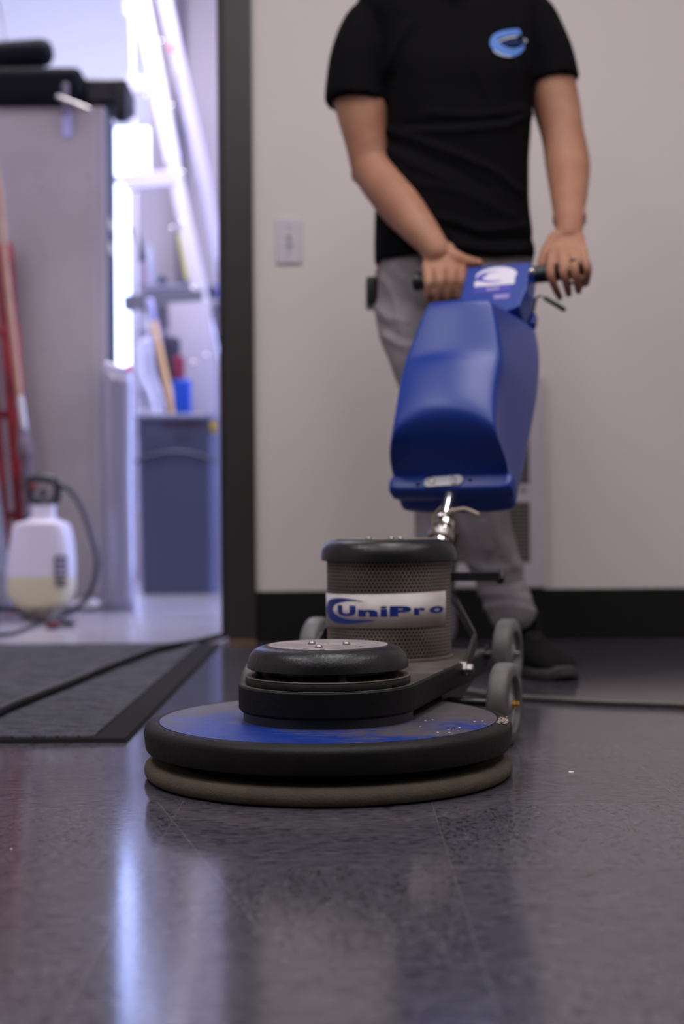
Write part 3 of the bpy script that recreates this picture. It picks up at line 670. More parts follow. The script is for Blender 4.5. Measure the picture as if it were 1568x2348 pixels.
bm = B(); lathe(bm, [(.015, 0), (.0195, .001), (.0195, .012), (.015, .013)], TM(H(0, .212, 0), HU), 32); ellipsoid(bm, P(1010, 1184, 2.585), (.0075, .0075, .0075)); obj('clamp_bolt', bm, M_CHROME, ht, auto=35)
kk = P(1038, 1171, 2.60)
bm = B(); tube(bm, [P(1022, 1176, 2.60), kk, P(1066, 1167, 2.6), P(1096, 1179, 2.59)], .0034, n=10, k=5); ellipsoid(bm, kk, (.005, .005, .005)); obj('clamp_lever', bm, mat('tan_lever', (175, 162, 142), rough=.4), ht)
bm = B(); tube(bm, [P(1012, 1162, 2.6), P(996, 1180, 2.58), P(992, 1205, 2.55), P(1000, 1222, 2.53)], .0022, n=8); tube(bm, [P(1047, 1148, 2.66), P(1040, 1172, 2.63), P(1036, 1205, 2.60), P(1032, 1240, 2.58)], .0038, n=8); obj('cord', bm, mat('olive_wire', (96, 86, 70), rough=.5), ht)
# tank (blue solution tank on the handle)
rings_spec = [  # uf, ff, Wf, crown, drop, ub, fb, Wb
    (.302, .012, .104, .000, 0, .294, -.050, .098),
    (.309, .018, .110, .000, 0, .300, -.058, .110),
    (.318, .022, .111, .002, 0, .310, -.062, .114),
    (.327, .040, .112, .006, .002, .318, -.062, .115),
    (.345, .085, .109, .020, .018, .330, -.062, .116),
    (.362, .112, .104, .024, .030, .345, -.062, .117),
    (.380, .126, .100, .022, .032, .370, -.062, .118),
    (.410, .133, .098, .019, .020, .410, -.062, .1185),
    (.450, .137, .097, .018, .008, .470, -.062, .119),
    (.496, .142, .098, .016, .002, .560, -.062, .119),
    (.508, .142, .0975, .010, 0, .590, -.062, .118),
    (.560, .156, .086, .009, 0, .680, -.062, .112),
    (.610, .170, .072, .007, 0, .745, -.060, .098),
    (.628, .174, .066, .005, 0, .775, -.057, .088),
    (.636, .168, .058, .002, 0, .790, -.045, .076)]
def tank_ring(sp):
    uf, ff, Wf, cr, dr_, ub, fb, Wb = sp; out = []; o_ = -.003+(.008 if .33 < uf < .40 else .004 if uf < .45 and uf > .32 else 0)
    nf = 17
    for i in range(nf):
        s = -1+2*i/(nf-1); sc_ = math.copysign(1-(1-abs(s))**1.35, s) if abs(s) > .5 else s*(1-(.5)**1.35)/.5
        out.append(H(Wf*sc_+o_, uf-dr_*abs(sc_)**2.6, ff+cr*(1-sc_**2)-(.010 if abs(s) == 1 else 0)))
    for k in (.12, .35, .6, .85):      # right side, front to back
        out.append(H((Wf+.001)*(1-k)+Wb*k-.003, (uf-dr_)*(1-k)+ub*k, (ff-.01)*(1-k)+fb*k))
    for i in range(7): out.append(H(Wb*(1-2*i/6)*(.985 if i in (0, 6) else 1)-.003, ub, fb-(.006 if 0 < i < 6 else 0)))
    for k in (.85, .6, .35, .12):
        out.append(H(-((Wf+.001)*(1-k)+Wb*k)-.003, (uf-dr_)*(1-k)+ub*k, (ff-.01)*(1-k)+fb*k))
    return out
bm = B(); rings_loft(bm, [tank_ring(s) for s in rings_spec])
tk = obj('solution_tank', bm, M_BLUE, fp, sub=2); tk['label'] = 'glossy blue plastic tank'
bm = B(); rg = []
for f_, g in ((-.020, -.004), (-.012, .004), (.010, .006), (.021, .002), (.0235, -.004)):
    rg.append([H(x, u, f_) for x, u in [(-.117-g, .306), (-.113-g, .297-g), (-.100, .291-g), (.100, .291-g), (.113+g, .297-g), (.117+g, .306), (.115+g, .320), (.106, .3262), (-.106, .3262), (-.115-g, .320)]])
rings_loft(bm, rg); fl_ = obj('tank_flange', bm, M_BLUE, tk, bevel=.003, auto=35)
# silver plate and its bolts, holes
pc_ = onplane(1017, 1104, H(0, 0, .0245), HF)
ur = (onplane(1062, 1101, H(0, 0, .0245), HF)-onplane(973, 1107, H(0, 0, .0245), HF)); wv = ur.length; ex_ = ur.normalized(); ey_ = HF.cross(ex_)
bm = B(); rg = []
for k in (.0, .0022):
    ring = []
    for i in range(32):
        a = 2*PI*i/32; cx = (wv/2-.0115)*(1 if math.cos(a) > 0 else -1)
        ring.append(pc_+ex_*(cx+.0115*math.cos(a))+ey_*.0115*math.sin(a)+HF*k)
    rg.append(ring)
rings_loft(bm, rg); o = obj('mount_plate', bm, mat('brushed_aluminium', (198, 196, 200), rough=.35, metal=.7), fl_, smooth=False); o['label'] = 'silver oblong plate with two bolts'
for px in (989, 1040):
    q = onplane(px, 1104, H(0, 0, .0262), HF); bm = B(); lathe(bm, [(.0062, 0), (.0062, .005), (.0040, .0055), (.0040, .011), (0, .012)], TM(q, HF), 6); obj('bolt', bm, M_CHROME, fl_, smooth=False)
for px in (958, 1078):
    q = onplane(px, 1111 if px < 1000 else 1101, H(0, 0, .0238), HF); bm = B(); lathe(bm, [(.0040, 0), (.0040, .0008), (0, .0008)], TM(q, HF), 16); obj('bolt_hole', bm, mat('hole_dark', (6, 10, 26), rough=.8), fl_, smooth=False)
# lug at the tank's upper right back corner
bm = B(); q = P(1216, 735, 2.93); box(bm, (-.013, -.012, -.02), (.013, .012, .012), TM(q, HU, HF)); obj('tank_lug', bm, M_BLUE, tk, bevel=.006, seg=3, auto=40)
# control box
q0 = H(0, 0, .055)
cor = [onplane(px, py, q0, HF) for px, py in ((1072, 613), (1216, 600), (1208, 660), (1190, 702), (1150, 716), (1050, 700))]
bm = B(); rings_loft(bm, [[c_-HF*.062 for c_ in cor], cor]); cb = obj('control_box', bm, M_BLUEP, fp, smooth=False, bevel=.004, seg=3); cb['label'] = 'blue control box with white printed sticker'
def onbox(px, py, off=.0008): return onplane(px, py, H(0, 0, .055+off), HF)
def pxpoly(bm, pts, f): 
    vs = [bm.verts.new(f(x, y)) for x, y in pts]; bm.faces.new(vs)
bm = B()
pxpoly(bm, [(1138+47*math.cos(a)*1, 631+18.5*math.sin(a)-4.5*math.cos(a)) for a in [2*PI*i/40 for i in range(40)]], lambda x, y: onbox(x, y, .0008))
pxpoly(bm, [(1088, 646), (1181, 636), (1179, 651), (1087, 658)], lambda x, y: onbox(x, y, .0011))
obj('sticker', bm, mat('sticker_white', (215, 208, 225), rough=.5), cb, smooth=False, normals=False)
bm = B()
pxpoly(bm, [(1087, 662), (1172, 654), (1171, 667), (1088, 672)], lambda x, y: onbox(x, y, .0009))
pxpoly(bm, [(1134+41*math.cos(a), 634+13*math.sin(a)-4*math.cos(a)) for a in [PI*.42+PI*1.2*i/30 for i in range(31)]]+[(1142+36*math.cos(a), 632+11*math.sin(a)-4*math.cos(a)) for a in [PI*.42+PI*1.2*(30-i)/30 for i in range(31)]], lambda x, y: onbox(x, y, .0012))
pxpoly(bm, [(1106, 632), (1118, 628), (1116, 633), (1108, 635)], lambda x, y: onbox(x, y, .0012))
obj('sticker_print', bm, mat('violet_print', (62, 58, 170), rough=.5), cb, smooth=False, normals=False)
bm = B(); pxpoly(bm, [(1131, 676), (1168, 673), (1167, 683), (1132, 686)], lambda x, y: onbox(x, y, .0009)); pxpoly(bm, [(1114, 660), (1146, 657), (1144, 664), (1116, 667)], lambda x, y: onbox(x, y, .0012))
obj('sticker_caption', bm, mat('pale_violet', (140, 128, 190), rough=.5), cb, smooth=False, normals=False)
q = onplane(1219, 622, H(0, 0, .060), HF); bm = B(); ellipsoid(bm, q, (.0065, .0065, .0065)); obj('switch_button', bm, M_CHROME, cb)
# grips
GL0 = P(953, 646, 3.095); GL1 = P(1085, 640, 3.04); GR0 = P(1195, 634, 2.985); GR1 = P(1350, 616, 2.925)
def grip(a, b_, R=.0185):
    d = (b_-a).normalized(); L_ = (b_-a).length; pr_ = [(0, -.004), (R*.7, -.003), (R*1.12, 0), (R*1.12, .006)]
    n = 12
    for i in range(n):
        t = .01+(L_-.02)*i/(n-1); pr_ += [(R, t), (R*1.0, t+.004), (R*.94, t+.0045), (R*.94, t+.0065)]
    pr_ += [(R, L_), (0, L_)]
    bm = B(); lathe(bm, pr_, TM(a, d), 28); return obj('grip', bm, M_BLACK, fp, auto=40)
grip(GL0, GL1); grip(GR1, GR0)
bm = B(); tube(bm, [GL1, GR0], .0165, n=18); obj('crossbar', bm, M_BLACK, fp)
# black block that carries the lever, cable and trigger lever under the right grip
bm = B(); a = P(1198, 705, 2.97); box(bm, (-.022, -.02, -.035), (.014, .02, .03), TM(a, HU, HF)); obj('lever_bracket', bm, M_BLACK, fp, bevel=.003)
bm = B(); tube(bm, [P(1214, 648, 2.98), P(1212, 690, 2.96), P(1206, 730, 2.93)], .0042, n=10); obj('cord', bm, mat('blue_grey_cord', (58, 56, 76), rough=.5), fp)
bm = B(); tube(bm, [P(1222, 722, 2.94), P(1228, 690, 2.93), P(1236, 679, 2.92), P(1252, 684, 2.91), P(1262, 692, 2.91)], .0024, n=8); lv = obj('trigger_lever', bm, M_STEEL, fp)
bm = B(); tube(bm, [P(1250, 684, 2.91), P(1274, 698, 2.90), P(1293, 710, 2.90)], .0052, n=10); obj('lever_sleeve', bm, M_BLACK, lv)

# ------------------------------------------------------------------ the worker
PD = 3.26
M_SKIN = mat('skin', (168, 122, 98), rough=.6, spec=.3, col2=(154, 106, 84), noise_scale=9, sss=.08, bump=.25, bump_scale=90)
M_SHIRT = mat('black_cotton', (14, 13, 16), rough=.95, spec=.08, bump=.25, bump_scale=500)
M_PANTS = mat('grey_denim', (146, 139, 142), rough=.9, spec=.15, col2=(124, 118, 122), noise_scale=7, bump=.4, bump_scale=450)
def L3(px, py, d): return P(px, py, d)
def limb(bm, spec, n=28, k=5, flat=1.0, er=True):
    """spec: (px, py, depth, half width px)"""
    pts = [L3(a, b_, d) for a, b_, d, r in spec]; rad = [r*d/FPX for a, b_, d, r in spec]
    return tube(bm, pts, rad, n=n, k=k, flat=flat, endround=er)
def torso(bm, rows, n=40, k=5, p=2.4):
    """rows: (left px, right px, py, depth of centre, half thickness m)"""
    q = catmull([list(map(float, r)) for r in rows], k)
    rg = []
    for l, r, y, d, t in q:
        c = L3((l+r)/2, y, d); rg.append(ell_ring(c, (r-l)/2*d/FPX, t, n, ay=(0, 1, 0), p=p))
    return rings_loft(bm, rg)
wk = thing('person', (FL(1120, 1530).x, 3.2, 0), 'worker in black t-shirt and grey trousers bending over the polisher handle', 'person')
# body: torso core, neck, head, arms with hands, legs, all one surface
bm = B()
torso(bm, [(885, 1190, -40, PD+.04, .085), (900, 1200, 100, PD+.03, .10), (905, 1195, 300, PD+.02, .10), (885, 1190, 450, PD+.02, .10), (890, 1190, 560, PD+.02, .10), (890, 1190, 660, PD+.04, .10)])
limb(bm, [(870, 60, PD+.03, 42), (1040, -10, PD+.04, 50), (1205, 45, PD+.02, 42)])              # shoulder girdle
limb(bm, [(1038, -20, PD+.02, 56), (1038, -75, PD-.01, 55), (1036, -115, PD-.03, 58)])            # neck
HC = P(1036, -130, PD-.06); 
Mh = Matrix.Rotation(math.radians(-18), 3, 'X')
ellipsoid(bm, HC+Vector((0, .018, .03)), (.074, .094, .092), Mh, 28)                          # skull
ellipsoid(bm, HC+Vector((0, -.020, -.050)), (.056, .060, .068), Mh, 24)                        # face and jaw
ellipsoid(bm, HC+Vector((0, -.058, -.100)), (.026, .022, .020), Mh, 16)                        # chin
tube(bm, [HC+Vector((0, -.083, .010)), HC+Vector((0, -.094, -.018)), HC+Vector((0, -.103, -.038))], [.007, .010, .013], n=12)   # nose
for s in (-1, 1):
    ellipsoid(bm, HC+Vector((s*.076, .010, -.012)), (.008, .017, .030), Mh, 12)                # ears
    tube(bm, [HC+Vector((s*.010, -.079, .018)), HC+Vector((s*.032, -.077, .022)), HC+Vector((s*.050, -.060, .014))], .0065, n=8)   # brow
tube(bm, [HC+Vector((-.022, -.077, -.070)), HC+Vector((0, -.087, -.071)), HC+Vector((.022, -.077, -.070))], .0055, n=8)  # lower lip
tube(bm, [HC+Vector((-.022, -.079, -.060)), HC+Vector((0, -.091, -.059)), HC+Vector((.022, -.079, -.060))], .0050, n=8)  # upper lip
# photo-left arm
limb(bm, [(845, 90, PD+.02, 44), (826, 200, PD+.0, 63), (832, 260, PD-.01, 60), (842, 330, PD-.02, 50), (853, 385, PD-.03, 47), (880, 425, PD-.07, 49), (920, 475, PD-.11, 49), (962, 525, PD-.16, 41), (990, 560, PD-.185, 34), (1004, 582, PD-.195, 31)])
ellipsoid(bm, P(822, 398, PD-.005), (.018, .024, .024))
# photo-right arm
limb(bm, [(1225, 90, PD+.02, 42), (1258, 170, PD, 53), (1275, 240, PD-.01, 54), (1290, 310, PD-.03, 49), (1301, 375, PD-.05, 51), (1304, 430, PD-.10, 45), (1304, 480, PD-.16, 37), (1305, 520, PD-.20, 32), (1304, 545, PD-.225, 29)])
# photo-left hand: fist over the grip
def hand_pt(px, py, d): return P(px, py, d)
rg = []
for (xl, xr, y, d, t) in ((972, 1038, 562, 3.075, .020), (968, 1052, 585, 3.060, .021), (966, 1066, 605, 3.045, .019), (968, 1068, 624, 3.030, .016)):
    a = P(xl, y+3, d+.012); b_ = P(xr, y-3, d-.012); c_ = (a+b_)/2; ax = (b_-a)/2
    rg.append(ell_ring(c_, 1, t, 28, ax=ax, ay=Vector((0, .75, .65)).normalized(), p=2.6))
rings_loft(bm, rg)
for i, px in enumerate((981, 1006, 1032, 1057)):
    t = i/3; d = 3.052-.045*t; sc_ = (1.0, 1.08, 1.05, .95)[::-1][i]; yk = (630, 624, 622, 624)[i]; r_ = .0118*(.92 if i == 0 else 1)
    G = P(px, 644, d+.012)              # grip centre under this finger
    bx = P(px, yk, d-.012)
    tube(bm, [bx+Vector((0, .028, .006)), bx+Vector((0, .004, .002)), bx+Vector((0, -.012, -.020)), G+Vector((0, -.036, -.016)), G+Vector((0, -.026, -.036)), G+Vector((0, -.004, -.040)), G+Vector((0, .016, -.030))],
         [r_, r_*1.1, r_*1.0, r_*.98, r_*.95, r_*.88, r_*.78], n=14, k=4)
tube(bm, [P(1030, 582, 3.065), P(1055, 594, 3.04), P(1078, 601, 3.02), P(1100, 604, 3.005)], [.016, .0145, .0125, .0098], n=14, k=4)   # thumb
# photo-right hand: fingers draped over the grip
rg = []
for (xl, xr, y, d, t) in ((1272, 1336, 528, 3.035, .020), (1266, 1342, 552, 3.01, .019), (1259, 1348, 574, 2.985, .017), (1257, 1350, 590, 2.965, .014)):
    a = P(xl, y+2, d+.008); b_ = P(xr, y-2, d-.008); c_ = (a+b_)/2; ax = (b_-a)/2
    rg.append(ell_ring(c_, 1, t, 28, ax=ax, ay=Vector((0, .8, .6)).normalized(), p=2.6))
rings_loft(bm, rg)
FING = []
for i, (x0, x1, x2, x3, yb, yt) in enumerate(((1265, 1262, 1271, 1284, 590, 684), (1290, 1291, 1298, 1304, 587, 676), (1315, 1318, 1323, 1327, 587, 670), (1339, 1345, 1347, 1344, 588, 652))):
    r_ = (.0094, .0098, .0096, .0086)[i]; d = 2.948-.012*i
    p = [P(x0, yb-14, d+.035), P(x0, yb-2, d+.002), P(x1, yb+(yt-yb)*.38, d-.020), P(x2, yb+(yt-yb)*.70, d-.012), P(x3, yt, d+.010)]
    tube(bm, p, [r_, r_*1.08, r_, r_*.92, r_*.76], n=14, k=4); FING.append(p)
tube(bm, [P(1274, 545, 3.03), P(1256, 575, 3.015), P(1246, 600, 2.995), P(1244, 622, 2.985)], [.016, .0150, .0130, .0105], n=14, k=4)   # thumb on the far side
# legs inside the trousers
limb(bm, [(920, 620, PD+.03, 60), (925, 760, PD+.02, 58), (975, 880, PD-.06, 44), (998, 1100, PD-.02, 34), (1000, 1300, PD-.01, 28), (998, 1470, PD+.0, 26), (998, 1500, PD-.02, 26)])
limb(bm, [(1130, 620, PD+.03, 62), (1120, 800, PD+.0, 56), (1112, 950, PD-.05, 48), (1120, 1150, PD-.03, 42), (1150, 1300, PD-.01, 36), (1180, 1420, PD-.02, 32), (1195, 1470, PD-.04, 34)])
b2 = remesh(bm, .0036, 3)
body = obj('body', b2, M_SKIN, wk); body['label'] = 'bare tanned forearms and hands'
# nails, eyes, hair, ring, watch mark
bm = B(); Mh4 = Matrix.Translation(HC+Vector((0, .026, .040))) @ Mh.to_4x4() @ Matrix.Diagonal((.082, .100, .094, 1))
bmesh.ops.create_uvsphere(bm, u_segments=40, v_segments=24, radius=1, matrix=Mh4)
bmesh.ops.bisect_plane(bm, geom=bm.verts[:]+bm.edges[:]+bm.faces[:], plane_co=HC+Vector((0, -.055, .035)), plane_no=Vector((0, -.62, -.6)), clear_outer=True)
bmesh.ops.solidify(bm, geom=bm.faces[:], thickness=.004)
for v in bm.verts: v.co += Vector((noise.noise(v.co*60), noise.noise(v.co*60+Vector((9, 0, 0))), noise.noise(v.co*60+Vector((0, 9, 0)))))*.004
obj('hair', bm, mat('dark_hair', (40, 30, 24), rough=.7, bump=.8, bump_scale=300), wk)
for s in (-1, 1):
    bm = B(); ellipsoid(bm, HC+Vector((s*.029, -.053, -.002)), (.012, .011, .0075)); obj('eye', bm, mat('eye_white', (225, 220, 215), rough=.2), wk)
    bm = B(); ellipsoid(bm, HC+Vector((s*.029, -.0628, -.003)), (.005, .0025, .005)); obj('iris', bm, mat('iris_dark', (50, 36, 26), rough=.2), wk)
a, b_ = FING[2][1], FING[2][2]; c_ = a.lerp(b_, .55); bm = B(); lathe(bm, [(.0098, -.004), (.0114, -.004), (.0118, 0), (.0114, .004), (.0098, .004)], TM(c_, b_-a), 28)
box(bm, (-.005, -.0150, -.0035), (.005, -.0108, .0035), TM(c_, b_-a)); obj('finger_ring', bm, mat('black_ring', (24, 24, 26), rough=.3, metal=.8), wk, auto=40)
bm = B(); q = P(1305, 497, 3.095); lathe(bm, [(.0350, -.013), (.0366, -.010), (.0366, .010), (.0350, .013)], TM(q, P(1305, 520, PD-.20)-P(1304, 480, PD-.16)), 40)
M_TAN = mat('pale_watch_mark', (205, 158, 145), rough=.6, bump=.3, bump_scale=90, sss=.08)
obj('wrist_mark', bm, M_TAN, wk)
# shirt
bm = B()
torso(bm, [(930, 1140, -62, PD+.02, .07), (850, 1215, -25, PD+.03, .10), (815, 1245, 20, PD+.02, .118), (850, 1240, 90, PD+.01, .128), (872, 1230, 170, PD, .134), (882, 1220, 240, PD, .135), (882, 1216, 320, PD, .132), (874, 1209, 400, PD, .13), (860, 1212, 480, PD, .13), (858, 1218, 550, PD, .128), (858, 1226, 604, PD, .127)], p=2.5)
limb(bm, [(900, 40, PD+.02, 60), (850, 60, PD+.01, 66), (828, 120, PD+.0, 74), (819, 180, PD-.005, 76), (814, 240, PD-.01, 79)], flat=.9, er=False)
limb(bm, [(1170, 40, PD+.02, 60), (1215, 40, PD+.01, 60), (1240, 90, PD+.0, 62), (1260, 140, PD-.005, 62), (1271, 190, PD-.01, 62)], flat=.95, er=False)
limb(bm, [(860, 20, PD+.02, 50), (1040, -55, PD+.03, 62), (1215, 10, PD+.02, 50)])
SF = [([(890, 300), (960, 322), (1040, 352), (1130, 390), (1190, 440)], 9, .0055), ([(895, 320), (960, 350), (1040, 385), (1120, 430)], 8, -.004), ([(890, 345), (950, 380), (1030, 415)], 9, .004),
      ([(940, 300), (1040, 300), (1160, 290), (1215, 262)], 9, .005), ([(930, 285), (1040, 282), (1150, 272)], 7, -.004), ([(980, 258), (1100, 268), (1200, 250)], 9, .0035),
      ([(1010, 500), (1100, 530), (1200, 520)], 10, .005), ([(1030, 520), (1110, 552), (1215, 548)], 8, -.004), ([(1040, 560), (1130, 578), (1215, 572)], 8, .004), ([(880, 560), (900, 500), (930, 470)], 12, .004),
      ([(888, 160), (900, 130), (930, 60)], 10, .006), ([(905, 180), (925, 110), (960, 60)], 9, -.004), ([(1215, 170), (1205, 110), (1190, 50)], 9, .005), ([(1060, 60), (1085, 140), (1110, 210)], 10, .003),
      ([(960, 420), (1060, 440), (1180, 500)], 10, .0035), ([(820, 60), (800, 130), (790, 200)], 10, .004), ([(1270, 60), (1285, 110), (1300, 160)], 9, .004), ([(870, 600), (960, 604), (1060, 600), (1225, 592)], 6, -.004)]
b2 = remesh(bm, .0055, 3, folds(SF, nz=.004, ns=7))
for v in list(b2.verts):                 # open the collar and the hem a little
    pass
sh = obj('t_shirt', b2, M_SHIRT, wk); sh['label'] = 'black short-sleeved t-shirt with blue chest logo'
dg = bpy.context.evaluated_depsgraph_get(); dg.update()
bvh = BVHTree.FromObject(sh, dg)
def onshirt(px, py, off=.002):
    r = ray(px, py).normalized(); h = bvh.ray_cast(C0, r)
    return (h[0]-r*off) if h[0] is not None else P(px, py, PD-.13)
bm = B()
def band(outer, inner, off):
    a = catmull([list(map(float, q)) for q in outer], 4); b_ = catmull([list(map(float, q)) for q in inner], 4)
    rr = [[bm.verts.new(onshirt(p[0]*(1-k)+q[0]*k, p[1]*(1-k)+q[1]*k, off)) for k in (0, .33, .66, 1)] for p, q in zip(a, b_)]
    for r0, r1 in zip(rr, rr[1:]):
        for k in range(3):
            try: bm.faces.new((r0[k], r0[k+1], r1[k+1], r1[k]))
            except ValueError: pass
band([(1190, 66), (1172, 67), (1150, 71), (1132, 79), (1124, 92), (1125, 106), (1136, 119), (1155, 129), (1172, 131), (1190, 124), (1202, 112)],
     [(1196, 80), (1176, 80), (1156, 84), (1142, 88), (1142, 93), (1146, 98), (1152, 103), (1162, 108), (1176, 111), (1190, 108), (1202, 101)], .0025)
obj('shirt_logo', bm, mat('logo_blue', (84, 128, 205), rough=.7), sh, smooth=False, normals=False)
bm = B()
band([(1142, 94), (1160, 86), (1185, 81)], [(1143, 97), (1161, 90), (1187, 85)], .0036)
band([(1130, 117), (1150, 128), (1172, 131)], [(1132, 115), (1151, 125), (1172, 128)], .0036)
band([(1200, 88), (1208, 91), (1206, 98)], [(1199, 91), (1204, 93), (1202, 99)], .0036)
obj('logo_highlight', bm, mat('logo_white', (190, 195, 205), rough=.7), sh, smooth=False, normals=False)
# lettering across the crescent, dark with a pale edge
bm = B(); t = text_bm('UniPro', 1, .02); fit(t, 1152, 1204, -102, -92); merge(bm, t, lambda v: onshirt(v.x, -v.y, .0038))
obj('logo_lettering', bm, mat('logo_navy', (40, 62, 130), rough=.7), sh, smooth=False, normals=False)
# trousers
bm = B()
torso(bm, [(872, 1214, 560, PD+.01, .118), (866, 1218, 610, PD+.01, .122), (858, 1222, 670, PD+.01, .128), (860, 1215, 730, PD+.02, .12)], p=2.4)
limb(bm, [(945, 640, PD+.01, 84), (944, 700, PD, 86), (952, 770, PD-.03, 80), (975, 850, PD-.07, 70), (990, 930, PD-.06, 62), (996, 1050, PD-.03, 56), (1000, 1180, PD-.0, 50), (1000, 1330, PD-.01, 46), (998, 1455, PD-.02, 46)])
limb(bm, [(1128, 640, PD+.01, 86), (1124, 740, PD, 84), (1112, 850, PD-.05, 76), (1100, 960, PD-.09, 70), (1101, 1080, PD-.08, 65), (1104, 1170, PD-.06, 62), (1120, 1250, PD-.045, 61), (1143, 1320, PD-.04, 58), (1165, 1375, PD-.05, 56), (1178, 1412, PD-.06, 54)])
PF = [([(880, 640), (910, 700), (925, 770)], 9, .006), ([(860, 700), (890, 730), (935, 740)], 8, .005), ([(870, 740), (900, 765), (940, 775)], 8, -.005), ([(885, 770), (915, 790), (950, 800)], 8, .006),
      ([(900, 620), (940, 650), (960, 700)], 10, .004), ([(1060, 1290), (1120, 1310), (1200, 1300)], 10, .004), ([(1080, 1330), (1140, 1345), (1205, 1330)], 9, -.0035), ([(1090, 1362), (1150, 1362), (1212, 1372)], 9, .004),
      ([(1110, 1395), (1170, 1385), (1225, 1400)], 8, .004), ([(1075, 1180), (1090, 1240), (1110, 1290)], 12, -.008), ([(1120, 1170), (1140, 1230), (1180, 1290)], 14, .007), ([(1110, 1200), (1120, 1260)], 9, .004), ([(1150, 1270), (1185, 1305), (1200, 1340)], 8, .003)]
b2 = remesh(bm, .0062, 4, folds(PF, nz=.005, ns=9))
pt = obj('trousers', b2, M_PANTS, wk); pt['label'] = 'grey work trousers creased at the knee and ankle'
bm = B(); c_ = P(851, 668, PD+.02); box(bm, (c_.x-.012, c_.y-.045, c_.z-.038), (c_.x+.014, c_.y+.045, c_.z+.028)); o = obj('belt_pouch', bm, M_BLACK, wk, bevel=.006, seg=3); o['label'] = 'small black pouch at the hip'
# shoes
def shoe(heel, toe, ankle, name='shoe'):
    heel = Vector(heel); toe = Vector(toe); d = (toe-heel).normalized(); sd = Vector((d.y, -d.x, 0)); Lf = (toe-heel).length
    def ring(t, w_, zb, zt, n=20, lean=0):
        c = heel+d*Lf*t; out = []
        for i in range(n):
            a = 2*PI*i/n; cc, ss = math.cos(a), math.sin(a)
            out.append(c+sd*w_*math.copysign(abs(cc)**.8, cc)+Vector((0, 0, (zb+zt)/2+(zt-zb)/2*math.copysign(abs(ss)**.75, ss))))
        return out
    q = catmull([[.0, .028, .014, .062], [.05, .036, .012, .098], [.17, .040, .012, .118], [.30, .041, .012, .112], [.42, .043, .012, .090], [.58, .047, .012, .070], [.74, .050, .012, .058], [.88, .044, .013, .048], [.97, .028, .014, .036], [1.0, .012, .017, .026]], 3)
    bm = B(); rings_loft(bm, [ring(*r) for r in q])
    tube(bm, [heel+d*Lf*.16+Vector((0, 0, .08)), ankle], [.046, .050], n=20)
    b2 = remesh(bm, .004, 3, lambda co, no: no*(.0012*noise.noise(co*40)))
    so = obj(name, b2, mat('black_knit_shoe', (17, 16, 18), rough=.85, spec=.2, col2=(12, 12, 13), noise_scale=30, bump=.6, bump_scale=260), wk)
    bm = B(); q2 = [(t, w_*1.06) for t, w_ in ((0, .020), (.03, .031), (.1, .037), (.2, .040), (.32, .040), (.45, .043), (.6, .049), (.74, .052), (.86, .048), (.94, .037), (1.0, .018), (1.015, .006))]
    def ol(k, z): return [heel+d*Lf*t+sd*w_*k+Vector((0, 0, z+(.010 if t > .95 else 0)*1)) for t, w_ in q2]+[heel+d*Lf*t-sd*w_*k+Vector((0, 0, z+(.010 if t > .95 else 0))) for t, w_ in reversed(q2)]
    rings_loft(bm, [ol(.92, .001), ol(1, .006), ol(1.0, .018), ol(.94, .024)]); s_o = obj('sole', bm, mat('pale_sole', (72, 65, 66), rough=.6, col2=(30, 28, 30), noise_scale=9), so); s_o['label'] = 'scuffed pale sole'
    bm = B(); ellipsoid(bm, heel+d*Lf*.985+Vector((0, 0, .024)), (.009, .007, .007), Matrix(((d.y, d.x, 0), (-d.x, d.y, 0), (0, 0, 1)))); o = obj('toe_cap', bm, mat('toe_guard', (158, 142, 138), rough=.6), so); o['label'] = 'pale rubber toe tip'
    bm = B()
    for k in range(5):
        t = .30+.055*k; c_ = heel+d*Lf*t+Vector((0, 0, .112-.0105*k)); tube(bm, [c_+sd*.026-Vector((0, 0, .010)), c_+Vector((0, 0, .003)), c_-sd*.026-Vector((0, 0, .010))], .0028, n=8)
    obj('laces', bm, M_BLACK, so)
    return so
tq = FL(1309, 1560); hq = FL(1180, 1512)
toe_ = Vector((P(1300, 1545, 3.05).x, 3.05, 0)); heel_ = Vector((.385, 3.285, 0))
shoe(heel_, toe_, P(1186, 1415, PD-.04))
shoe((.195, 3.30, 0), (.205, 3.02, 0), P(998, 1455, PD))

# ------------------------------------------------------------------ storage room things
M_LOCK = mat('beige_enamel', (168, 160, 158), rough=.5, noise_amt=.08, noise_scale=3)
lk = thing('storage_locker', (-1.4, 5.8, 0), 'tall beige metal locker standing in the storage room behind the sprayer', 'locker')
lx1 = P(244, 800, 5.7).x; lz = P(200, 243, 5.7).z
bm = B(); box(bm, (-2.05, 5.7, 0), (lx1, 5.93, lz)); obj('body', bm, M_LOCK, lk, smooth=False, bevel=.008, seg=3)
bm = B(); box(bm, (lx1-.9, 5.690, .06), (lx1-.035, 5.702, lz-.03)); obj('door', bm, M_LOCK, lk, smooth=False, bevel=.004)
bm = B(); box(bm, (lx1-.001, 5.71, .02), (lx1+.006, 5.92, lz-.02)); o = obj('side_shade', bm, mat('locker_side_shade', (38, 38, 44), rough=.5), lk, smooth=False)  # dark sheet, the shade on the locker's side put into its colour
for py in (505, 560):
    c_ = P(248, py, 5.75); bm = B(); box(bm, (lx1+.004, 5.72, c_.z-.035), (lx1+.012, 5.86, c_.z+.010)); obj('hinge', bm, mat('hinge_tan', (158, 146, 128), rough=.5), lk, smooth=False, bevel=.002)
